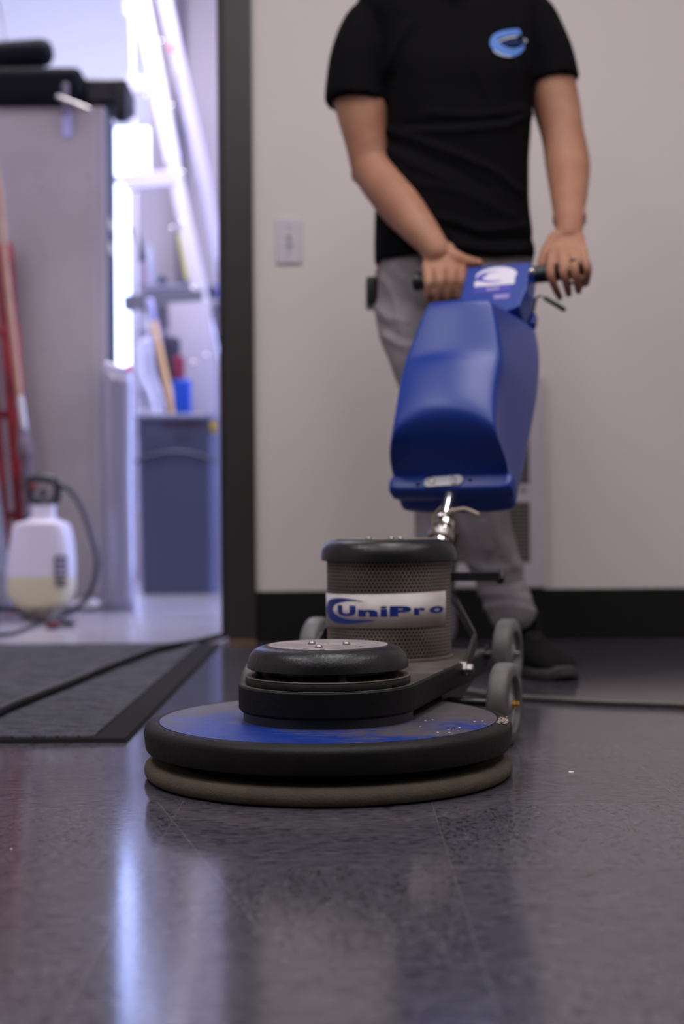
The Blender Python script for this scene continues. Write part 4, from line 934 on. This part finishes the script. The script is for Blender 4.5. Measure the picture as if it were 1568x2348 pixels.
for px, py in ((86, 400), (96, 435), (88, 550), (98, 585), (205, 405), (205, 548), (100, 800), (88, 1000)):
    c_ = P(px, py, 5.69); bm = B(); lathe(bm, [(.010, 0), (.008, .002), (0, .003)], TM((c_.x, 5.6905, c_.z), (0, -1, 0)), 16); obj('rivet', bm, mat('rivet_beige', (150, 140, 140), rough=.4), lk)
def rbox(name, px0, py0, px1, py1, d, th, m, bev, label, cat, group=None, rot=0):
    a = P(px0, py1, d); b_ = P(px1, py0, d); z0 = lz+.001 if py1 == 244 else a.z; bm = B(); box(bm, (a.x, d, z0), (b_.x, d+th, b_.z))
    o = obj(name, bm, m, bevel=bev, seg=4, auto=40)
    if label: tag(o, label, cat, group)
    return o
M_CASE = mat('black_fabric', (12, 13, 19), rough=.85, spec=.15, bump=.4, bump_scale=80)
M_CASE2 = mat('black_shell', (8, 9, 14), rough=.45, spec=.3)
cs = rbox('equipment_case', 190, 176, 291, 244, 5.68, .24, M_CASE2, .02, 'hard black case with rounded corners, rightmost on top of the locker', 'case')
a = P(262, 278, 5.64); b_ = P(292, 180, 5.64); bm = B(); box(bm, (a.x, 5.63, a.z), (b_.x, 5.675, b_.z)); o = obj('side_flap', bm, M_CASE2, cs, bevel=.012, seg=3)
o = rbox('duffel_bag', -40, 148, 186, 244, 5.62, .26, M_CASE, .035, 'soft black duffel bag lying on the locker, left of the hard case', 'bag')
bm = B(); tube(bm, [P(150, 195, 5.61), P(150, 235, 5.60), P(150, 262, 5.60)], .013, n=8, flat=.3); obj('strap', bm, mat('strap_grey', (92, 88, 100), rough=.6), o)
q = P(-70, 132, 5.74); bm = B(); rg = [(0, 0), (.045, .0), (.052, .02), (.056, .2), (.056, .30), (.050, .325), (.030, .340), (0, .342)]
lathe(bm, rg, TM(q, P(80, 122, 5.72)-q), 32); o = obj('rolled_bag', bm, M_CASE); tag(o, 'rolled black bag lying on top of the duffel bag at the left edge', 'bag')
# support so the roll sits on the duffel
a = P(132, 222, 5.60); b_ = P(206, 252, 5.58); bm = B(); tube(bm, [a, b_], .0085, n=10); o = obj('metal_bar', bm, M_STEEL); tag(o, 'short silver bar sticking out from under the black bag on the locker', 'bar')
a = P(152, 252, 5.675); b_ = P(152, 314, 5.675); bm = B(); box(bm, (a.x-.018, 5.672, b_.z), (a.x+.018, 5.6895, a.z)); o = obj('paper_tag', bm, mat('pale_tag', (178, 178, 215), rough=.6), bevel=.003); tag(o, 'pale blue tag hanging on the locker front below the silver bar', 'tag')
bm = B(); tube(bm, [P(-20, -40, 5.9), P(2, 30, 5.9), P(14, 100, 5.85)], .006, n=8); o = obj('thin_rod', bm, mat('rod_grey', (96, 98, 112), rough=.5)); tag(o, 'thin grey rod rising from the black rolled bag against the bright window', 'rod')
# plastic wrapped bundle
M_WRAP = mat('clear_wrap', (142, 140, 158), rough=.12, spec=.8, bump=1.0, bump_scale=25, coat=.8)
bm = B(); cx_ = P(269, 1300, 5.55).x; hw = .060
rg = []
for i in range(15):
    t = i/14; z0_ = (P(240, 822, 5.55).z)*t; z1_ = (P(300, 850, 5.55).z)*t; ww = hw*(1+.03*math.sin(9*t)); 
    rg.append([Vector((cx_+ww*math.cos(a)*abs(math.cos(a))**-.35 if abs(math.cos(a)) > .01 else cx_, 5.60+.05*math.copysign(abs(math.sin(a))**.6, math.sin(a)), (z0_+z1_)/2+(z1_-z0_)/2*math.cos(a)+.0)) for a in [2*PI*j/28 for j in range(28)]])
rings_loft(bm, rg); o = obj('wrapped_bundle', bm, M_WRAP); tag(o, 'upright narrow bundle wrapped in shiny clear plastic at the locker corner', 'bundle')
bm = B(); q = P(294, 845, 5.53); ellipsoid(bm, q, (.014, .01, .014)); obj('red_sticker', bm, mat('red_dot', (225, 70, 90), rough=.5), o)
# carpet roll, red board, mop, sprayer
bm = B(); tube(bm, [(P(-28, 1400, 5.2).x, 5.25, .03), P(-75, 800, 5.42)], [.085, .060], n=28, endround=False); o = obj('carpet_roll', bm, mat('grey_speckled_carpet', (130, 126, 130), rough=.95, col2=(92, 88, 92), noise_scale=90, bump=1, bump_scale=120), auto=50); tag(o, 'grey speckled carpet roll leaning at the left edge of the photo', 'carpet roll')
def plank(pts, wd, th, m, name, label=None, cat=None, parent=None):
    a, b_ = Vector(pts[0]), Vector(pts[1]); z = (b_-a); M = TM(a, z, (0, -1, 0)); L_ = z.length
    bm = B(); box(bm, (-wd/2, -th/2, 0), (wd/2, th/2, L_), M); o = obj(name, bm, m, parent, bevel=min(wd, th)*.2, auto=40)
    if label: tag(o, label, cat)
    return o
M_RED = mat('red_paint', (150, 20, 32), rough=.45, noise_amt=.5, noise_scale=5)
rc = thing('hand_truck', P(50, 1350, 5.45), 'red metal frame leaning against the locker behind the sprayer', 'hand truck'); 
q0_ = P(74, 1400, 5.50); q0_.z = .01; plank([q0_, P(6, 560, 5.62)], .075, .03, M_RED, 'side_rail', parent=rc)
q1_ = P(22, 1400, 5.50); q1_.z = .01; plank([q1_, P(-44, 560, 5.62)], .05, .03, M_RED, 'side_rail', parent=rc)
for py in (760, 950, 1180): plank([P(-44+(py-560)*.082, py, 5.58), P(6+(py-560)*.082, py+4, 5.58)], .03, .02, M_RED, 'crossbar', parent=rc)
mp_ = thing('mop', P(60, 1390, 5.4), 'mop with wooden handle and silver head standing upside against the beige locker', 'mop')
bm = B(); tube(bm, [P(-22, 330, 5.56), P(-2, 440, 5.53), P(14, 620, 5.48), P(47, 925, 5.40)], .0125, n=14); obj('handle', bm, mat('raw_wood', (168, 132, 104), rough=.6, noise_amt=.15, noise_scale=12), mp_)
bm = B(); tube(bm, [P(46, 915, 5.40), P(57, 1010, 5.37)], .0165, n=16); obj('ferrule', bm, M_STEEL, mp_)
bm = B(); tube(bm, [P(52, 985, 5.38), P(58, 1040, 5.36)], [.02, .033], n=16); q = P(60, 1040, 5.36); q2 = Vector((q.x+.01, 5.30, .02)); tube(bm, [q, P(62, 1200, 5.33), q2], [.022, .018, .02], n=16); obj('mop_head', bm, mat('mop_grey', (112, 96, 104), rough=.8, noise_amt=.4, noise_scale=30), mp_)
# sprayer
SD = 5.12
sp = thing('pump_sprayer', FL(92, 1420), 'white plastic pump sprayer bottle half full of yellow liquid with black hose', 'sprayer')
sc0 = P(94, 1300, SD)
def sprayer_mat():
    m = mat('translucent_white', (212, 206, 214), rough=.35); nt = m.node_tree; N = nt.nodes; L = nt.links; b = N['Principled BSDF']
    geo = N.new('ShaderNodeNewGeometry'); sep = N.new('ShaderNodeSeparateXYZ'); L.new(geo.outputs['Position'], sep.inputs[0])
    r = N.new('ShaderNodeValToRGB'); r.color_ramp.interpolation = 'CONSTANT'; r.color_ramp.elements[0].color = (*lin((202, 192, 160)), 1); r.color_ramp.elements[1].position = P(90, 1322, SD).z; r.color_ramp.elements[1].color = (*lin((212, 206, 216)), 1)
    L.new(sep.outputs['Z'], r.inputs[0]); L.new(r.outputs[0], b.inputs['Base Color']); return m
rows = [(96, 108, 1424), (62, 128, 1405), (34, 158, 1382), (19, 170, 1360), (17, 172, 1320), (20, 171, 1280), (26, 167, 1240), (31, 161, 1212), (40, 154, 1200), (62, 138, 1193), (72, 128, 1186), (74, 126, 1170), (72, 128, 1158)]
q = catmull([list(map(float, r)) for r in rows], 4); rg = []
for l, r, y in q:
    c_ = P((l+r)/2, y, SD); w_ = (r-l)/2*SD/FPX; c_.z = max(c_.z, .003); rg.append(ell_ring(c_, w_, min(w_, .085), 32, p=3.0))
bm = B(); rings_loft(bm, rg); obj('bottle', bm, sprayer_mat(), sp)
bm = B(); lathe(bm, [(0, -.012), (.042, -.012), (.045, 0), (.045, .016), (.038, .022), (0, .022)], TM(P(100, 1155, SD)), 32)
pts_ = [P(72, 1150, SD), P(66, 1112, SD), P(72, 1099, SD), P(100, 1096, SD), P(128, 1104, SD), P(132, 1130, SD), P(128, 1150, SD)]
tube(bm, pts_, .0145, n=12); tube(bm, [P(100, 1150, SD), P(100, 1128, SD)], .012, n=12); obj('pump_handle', bm, M_BLACK, sp)
bm = B(); ellipsoid(bm, P(76, 1118, SD-.015), (.014, .012, .016)); obj('red_button', bm, mat('dark_red', (110, 24, 36), rough=.5), sp)
bm = B(); tube(bm, [P(130, 1108, SD), P(158, 1122, SD), P(184, 1158, SD), P(205, 1215, SD), P(222, 1280, SD), P(215, 1335, SD), P(190, 1382, SD), P(150, 1408, SD-.02)], .0105, n=12); obj('hose', bm, mat('dark_hose', (58, 58, 68), rough=.45), sp)
bm = B()
g0_ = FL(165, 1412, .015); tube(bm, [P(150, 1408, SD-.02), FL(120, 1424, .012), FL(165, 1430, .012)], .010, n=10)
obj('spray_wand', bm, M_BLACK, sp)
bm = B(); g1_ = FL(122, 1433, .012); box(bm, (g1_.x-.02, g1_.y-.02, .001), (g1_.x+.02, g1_.y+.02, .022)); obj('red_nozzle', bm, mat('dark_red2', (96, 26, 40), rough=.5), sp, bevel=.005)
bm = B()
for (x0, y0_, x1, y1_) in ((124, 1275, 153, 1282), (124, 1282, 129, 1322), (148, 1282, 153, 1322), (131, 1290, 146, 1296), (131, 1302, 146, 1307), (124, 1317, 153, 1323), (126, 1329, 152, 1333), (126, 1336, 152, 1344)):
    a = P(x0, y0_, SD-.089); b_ = P(x1, y1_, SD-.089); box(bm, (a.x, SD-.0875, b_.z), (b_.x, SD-.0835, a.z))
for (x0, y0_, x1, y1_) in ((78, 1256, 100, 1262), (84, 1268, 106, 1273)): pass
obj('printed_label', bm, mat('label_grey', (78, 72, 88), rough=.6), sp, smooth=False)
# dark cords and flat black thing at the left edge
for i, pp in enumerate(([(-30, 1380), (20, 1392), (60, 1410), (84, 1424), (120, 1426)], [(-30, 1452), (20, 1452), (60, 1440), (95, 1426), (130, 1420)])):
    cp = [(*FL(x, y, .008)[:2], .006) for x, y in pp]; bm = B(); tube(bm, cp, .0058, n=8); o = obj('floor_cord', bm, M_CORD); tag(o, ['thin black cord curving behind the foot of the white sprayer', 'thin black cord on the floor in front of the white sprayer'][i], 'cord')  # thin cords beside the sprayer, not known to carry power
a = FL(-40, 1442); b_ = FL(44, 1442); bm = B(); box(bm, (a.x-.2, a.y-.02, 0), (b_.x-.12, a.y+.22, .022)); o = obj('black_tray', bm, mat('tray_dark', (40, 38, 42), rough=.6), bevel=.004); tag(o, 'flat dark tray lying on the storage room floor under the carpet roll', 'tray')
# crumpled cloth
bm = B(); c_ = FL(190, 1400, 0); bmesh.ops.create_icosphere(bm, subdivisions=4, radius=1)
for v in bm.verts:
    n_ = noise.noise(v.co*2.2)*.5+noise.noise(v.co*5)*.25; v.co = Vector((c_.x+v.co.x*.062*(1+n_*.5), c_.y+v.co.y*.06*(1+n_*.5), max(.0005, (v.co.z*.5+.45)*.042*(1+n_)) ))
o = obj('crumpled_cloth', bm, mat('white_cloth', (215, 210, 220), rough=.9)); tag(o, 'crumpled white cloth on the floor beside the sprayer', 'cloth')
# refuse bin
BD = 6.75
bn = thing('refuse_bin', (P(410, 1350, BD).x, BD+.25, 0), 'tall grey square plastic refuse bin holding tools in the storage room', 'bin')
M_BIN = mat('grey_bin_plastic', (74, 80, 104), rough=.42)
bx0, bx1 = P(311, 1000, BD).x, P(492, 1000, BD).x; bcx = (bx0+bx1)/2; bw = (bx1-bx0)/2; BH = .20; bz = P(400, 950, BD).z
def sqring(cx, cy, wx, wy, z, r=.05, n=6):
    out = []
    for sx, sy, a0 in ((1, 1, 0), (-1, 1, PI/2), (-1, -1, PI), (1, -1, PI*1.5)):
        for i in range(n+1):
            a = a0+PI/2*i/n; out.append(Vector((cx+sx*(wx-r)+r*math.cos(a), cy+sy*(wy-r)+r*math.sin(a), z)))
    return out
bcy = BD+.21
bm = B(); rings_loft(bm, [sqring(bcx, bcy, bw*.93, BH-.03, .0), sqring(bcx, bcy, bw*.94, BH-.025, .02), sqring(bcx, bcy, bw*.985, BH-.005, bz-.12), sqring(bcx, bcy, bw, BH, bz-.10), sqring(bcx, bcy, bw, BH, bz), sqring(bcx, bcy, bw-.014, BH-.014, bz), sqring(bcx, bcy, bw-.02, BH-.02, bz-.3), sqring(bcx, bcy, bw*.9, BH-.04, .03)])
bb = obj('body', bm, M_BIN, bn, auto=40)
bm = B(); rings_loft(bm, [sqring(bcx, bcy, bw+.004, BH+.004, bz-.028), sqring(bcx, bcy, bw+.010, BH+.010, bz-.022), sqring(bcx, bcy, bw+.010, BH+.010, bz-.004), sqring(bcx, bcy, bw+.004, BH+.004, bz+.003), sqring(bcx, bcy, bw-.016, BH-.016, bz+.003), sqring(bcx, bcy, bw-.016, BH-.016, bz-.028)]); obj('rim', bm, mat('bin_rim', (96, 102, 130), rough=.4), bn, auto=50)
bm = B(); yf = bcy-BH-.002
tube(bm, [Vector((P(x, y, BD).x, yf, P(x, y, BD).z)) for x, y in ((313, 1058), (350, 1044), (395, 1036), (440, 1040), (490, 1056))], .009, n=10); obj('rib', bm, mat('bin_rib', (58, 62, 84), rough=.45), bn)
def flat_text(s, px0, px1, py0, py1, y, m, name, parent):
    a = P(px0, py1, y); b_ = P(px1, py0, y); t = text_bm(s, 1, .02); fit(t, a.x, b_.x, a.z, b_.z); bm = B(); merge(bm, t, lambda v: Vector((v.x, y, v.y))); return obj(name, bm, m, parent, smooth=False, normals=False)
flat_text('RUBBERMAID', 378, 462, 962, 985, yf-.002, mat('maroon_print', (60, 34, 60), rough=.6), 'lettering', bn)
flat_text('BRUTE', 402, 444, 996, 1012, yf-.002, mat('navy_print', (46, 46, 70), rough=.6), 'lettering', bn)
q = P(490, 978, BD-.01); bm = B(); box(bm, (q.x-.018, yf-.004, q.z-.03), (q.x+.014, yf+.01, q.z+.026)); o = obj('yellow_sticker', bm, mat('ochre', (176, 146, 60), rough=.6), bn, bevel=.002)
# things standing in the bin
BT = .35
def stick(name, a, b_, r, m, label, cat, parts=None, **kw):
    bm = B(); tube(bm, [a, b_], r, n=14, **kw); o = obj(name, bm, m); tag(o, label, cat); return o
bp_ = lambda px, py, d: P(px, py, d)
br = thing('broom', bp_(412, 1200, 6.95), 'broom with yellowish wooden handle standing in the grey bin', 'broom')
bm = B(); tube(bm, [bp_(425, 1250, 6.95), bp_(392, 940, 6.95), bp_(347, 722, 6.95)], .0165, n=14); obj('handle', bm, mat('yellow_wood', (202, 160, 104), rough=.5), br)
bm = B(); tube(bm, [bp_(350, 735, 6.95), bp_(343, 690, 6.95)], .019, n=14); obj('ferrule', bm, mat('grey_ferrule', (150, 150, 190), rough=.4), br)
pk = thing('pole', bp_(430, 1200, 7.0), 'pale lilac plastic pole leaning in the bin along the broom handle', 'pole')
bm = B(); tube(bm, [bp_(424, 1150, 7.02), bp_(402, 945, 7.02), bp_(377, 850, 7.02), bp_(355, 740, 7.02)], .014, n=12); obj('shaft', bm, mat('lilac_plastic', (196, 186, 214), rough=.35), pk)
for i, (pp, lb_) in enumerate((([(380, 1150), (352, 935), (326, 860), (324, 800), (335, 780)], 'left curved white hose rising out of the grey bin'), ([(392, 1150), (370, 930), (348, 860), (343, 800), (346, 770)], 'right curved white hose rising out of the grey bin beside the broom'))):
    bm = B(); tube(bm, [bp_(x, y, 6.93+.06*i) for x, y in pp], .0165, n=14); o = obj('hose', bm, mat('white_hose', (205, 206, 228), rough=.35)); tag(o, lb_, 'hose')
o = rbox('dustpan', 397, 868, 437, 990, 7.00, .05, mat('bright_blue', (8, 66, 176), rough=.4), .012, 'bright blue plastic dustpan standing in the grey bin', 'dustpan')
o = rbox('cloth_bag', 372, 770, 412, 990, 7.06, .06, mat('navy_cloth', (34, 32, 52), rough=.8), .03, 'dark navy bag hanging behind the broom handle', 'bag')
o = rbox('cloth_bag', 395, 815, 422, 872, 7.00, .04, mat('maroon_cloth', (112, 28, 58), rough=.8), .015, 'small maroon cloth behind the blue dustpan', 'cloth')
bm = B(); M_ = TM(bp_(458, 1150, 7.24), bp_(432, 700, 7.26)-bp_(458, 1150, 7.24), (0, -1, 0)); box(bm, (-.115, -.01, 0), (.105, .01, 1.02), M_); o = obj('white_board', bm, mat('lilac_board', (150, 143, 156), rough=.5), bevel=.004); tag(o, 'pale lilac board standing in the bin behind the ladder rail', 'board')
# bright things behind, on a shelf
shf = thing('shelf_unit', (P(420, 1150, 8.3).x, 8.35, 0), 'grey metal shelf unit against the far wall of the storage room', 'shelf')
M_SH = mat('grey_shelf', (150, 148, 165), rough=.5)
sx0, sx1 = P(318, 700, 8.2).x, P(560, 700, 8.2).x
for i, py in enumerate((655, 760, 900, 1080)):
    z = P(400, py, 8.2).z; bm = B(); box(bm, (sx0, 8.15, z-.02), (sx1, 8.55, z)); obj('shelf_board', bm, M_SH, shf, smooth=False)
for x in (sx0, sx1-.03):
    for y in (8.15, 8.52): bm = B(); box(bm, (x, y, 0), (x+.03, y+.03, P(400, 560, 8.2).z)); obj('post', bm, M_SH, shf, smooth=False)
def can(name, px, py0, py1, rpx, d, m, label, cat):
    a = P(px, py1, d); b_ = P(px, py0, d); r = rpx*d/FPX; h_ = b_.z-a.z; bm = B(); lathe(bm, [(0, 0), (r*.95, 0), (r, h_*.04), (r, h_*.72), (r*.5, h_*.85), (r*.45, h_), (0, h_)], Matrix.Translation(a), 20); o = obj(name, bm, m); tag(o, label, cat); return o
can('bottle', 343, 560, 655, 14, 8.3, mat('b1', (182, 184, 210), rough=.3), 'pale bottle with long neck on the top shelf behind the ladder', 'bottle')
can('bottle', 372, 632, 655, 10, 8.3, mat('b2', (20, 34, 88), rough=.3), 'small navy bottle on the top shelf behind the ladder', 'bottle')
can('bottle', 325, 598, 655, 9, 8.28, mat('b3', (196, 120, 130), rough=.4), 'pinkish bottle on the top shelf, left of the pale one', 'bottle')
can('bottle', 341, 715, 760, 13, 8.3, mat('b4', (220, 216, 226), rough=.3), 'white bottle on the second shelf behind the ladder', 'bottle')
can('jar', 330, 855, 900, 12, 8.3, mat('b5', (146, 124, 88), rough=.4), 'tan jar on the lower shelf behind the white hoses', 'jar')
# yellow level hanging on the wall, dust brush, wall pieces
M_ = TM(P(437, 640, 8.1), P(419, 540, 8.1)-P(437, 640, 8.1), (0, -1, 0)); bm = B(); box(bm, (-.028, -.02, 0), (.028, .02, .27), M_); o = obj('spirit_level', bm, mat('yellow_plastic', (206, 200, 60), rough=.45), bevel=.004); tag(o, 'bright yellow slim tool behind the ladder rail', 'tool')
M_ = TM(P(325, 600, 7.6), P(311, 545, 7.6)-P(325, 600, 7.6), (0, -1, 0)); bm = B(); box(bm, (-.024, -.015, 0), (.024, .015, .19), M_); o = obj('hand_brush', bm, M_BLACK, bevel=.005); tag(o, 'black brush end beside the left ladder rail', 'brush')
o = rbox('jerry_can', 498, 585, 530, 690, 6.4, .16, mat('navy_shell', (30, 34, 74), rough=.35), .02, 'dark navy container half hidden by the door frame', 'container')
can('bottle', 508, 640, 690, 10, 6.35, mat('blue_b', (66, 84, 200), rough=.25), 'shiny blue bottle half hidden by the door frame', 'bottle')
# shelf that carries both of those off the right storage wall
a = P(500, 690, 6.35); bm = B(); box(bm, (a.x-.02, 6.28, a.z-.025), (a.x+.6, 6.62, a.z)); box(bm, (a.x+.5, 6.3, 0), (a.x+.55, 6.6, a.z-.025)); box(bm, (a.x+.1, 6.3, 0), (a.x+.15, 6.6, a.z-.025)); o = obj('side_table', bm, M_SH, smooth=False); tag(o, 'tall grey stand mostly hidden behind the door frame, holding two containers', 'stand')
# step ladder
LD = 7.28
ld = thing('step_ladder', (P(420, 1100, LD).x, LD, 0), 'tall silver aluminium step ladder standing behind the grey bin', 'ladder')
M_ALU = mat('bright_aluminium', (215, 214, 226), rough=.30, metal=.85, bump=.2, bump_scale=40)
M_ALU2 = mat('ladder_lilac', (186, 182, 206), rough=.4, metal=.3)
def rail(x0, y0_, x1, y1_, d0, d1, wd, th, m, nm='rail'):
    a = P(x0, y0_, d0); b_ = P(x1, y1_, d1)
    return plank([a, b_], wd, th, m, nm, parent=ld)
rb_ = P(552, 1160, 7.05); rb_.z = .0; rt = P(322, -60, 7.62)
lb2 = P(282, 1180, 7.05); lb2.z = 0; lt2 = P(280, -60, 7.62)
def rl(px0, py0, px1, py1, m=M_ALU, wd=.075, d0=7.34, d1=7.6, th=.028, nm='rail'): return plank([P(px0, py0, d0), P(px1, py1, d1)], wd, th, m, nm, parent=ld)
rl(561, 1172, 396, 372, d1=7.48); rl(396, 372, 312, -60, d0=7.48, wd=.085, m=M_ALU2)
rl(312, 1172, 311, 410, d1=7.48, wd=.024); rl(311, 410, 300, -60, d0=7.48, wd=.024, m=M_ALU2)
rl(600, 1172, 470, 420, m=M_ALU2, d0=7.9, d1=7.72, wd=.06, nm='rear_leg'); rl(470, 420, 365, -60, m=M_ALU2, d0=7.72, d1=7.62, wd=.075, nm='rear_leg')

def step(py, x0, x1, dy, d, m=None):
    a = P(x0, py, d); b_ = P(x1, py-dy, d); return plank([a, b_], .085, .022, m or mat('step_grey', (112, 112, 122), rough=.45, metal=.3), 'step', parent=ld)
M_STEP_SHADE = mat('step_underside_shade', (88, 88, 98), rough=.5, metal=.2)  # darker copy for one step, shade of its underside put into colour
for (py, x0, x1, dy, d) in ((696, 282, 466, 14, 7.42), (418, 284, 404, 10, 7.46), (195, 284, 362, 6, 7.52), (20, 284, 326, 4, 7.57), (960, 282, 520, 16, 7.38)): step(py, x0, x1, dy, d, M_STEP_SHADE if py == 696 else M_ALU2)
for (px, py, d) in ((368, 95, 7.36), (393, 243, 7.30), (418, 396, 7.26), (417, 510, 7.2), (394, 524, 7.2), (443, 662, 7.12), (443, 832, 7.05), (472, 816, 7.02), (306, 60, 7.4), (332, 42, 7.4), (335, 220, 7.38), (363, 202, 7.36)):
    q = P(px, py, d-.02); bm = B(); ellipsoid(bm, q, (.011, .006, .011), None, 12); obj('rivet', bm, M_CHROME, ld)
bm = B(); q = P(345, 95, 7.42); plank([P(352, 172, 7.40), P(338, 70, 7.44)], .02, .004, mat('blue_sticker', (110, 118, 200), rough=.5), 'warning_sticker', parent=ld)
bm.free()
plank([P(384, 112, 7.5), P(402, 110, 7.5)], .03, .01, mat('red_sticker', (200, 90, 105), rough=.5), 'red_sticker', parent=ld)
# grey pipe up the far wall
bm = B(); a = P(413, 900, 8.5); a.z = 0; b_ = P(410, -80, 8.5); tube(bm, [(b_.x, 8.54, 0), (b_.x, 8.54, 4.08)], .035, n=16); o = obj('wall_pipe', bm, mat('pipe_grey', (112, 108, 124), rough=.5)); tag(o, 'grey vertical pipe on the far wall right of the ladder top', 'pipe')
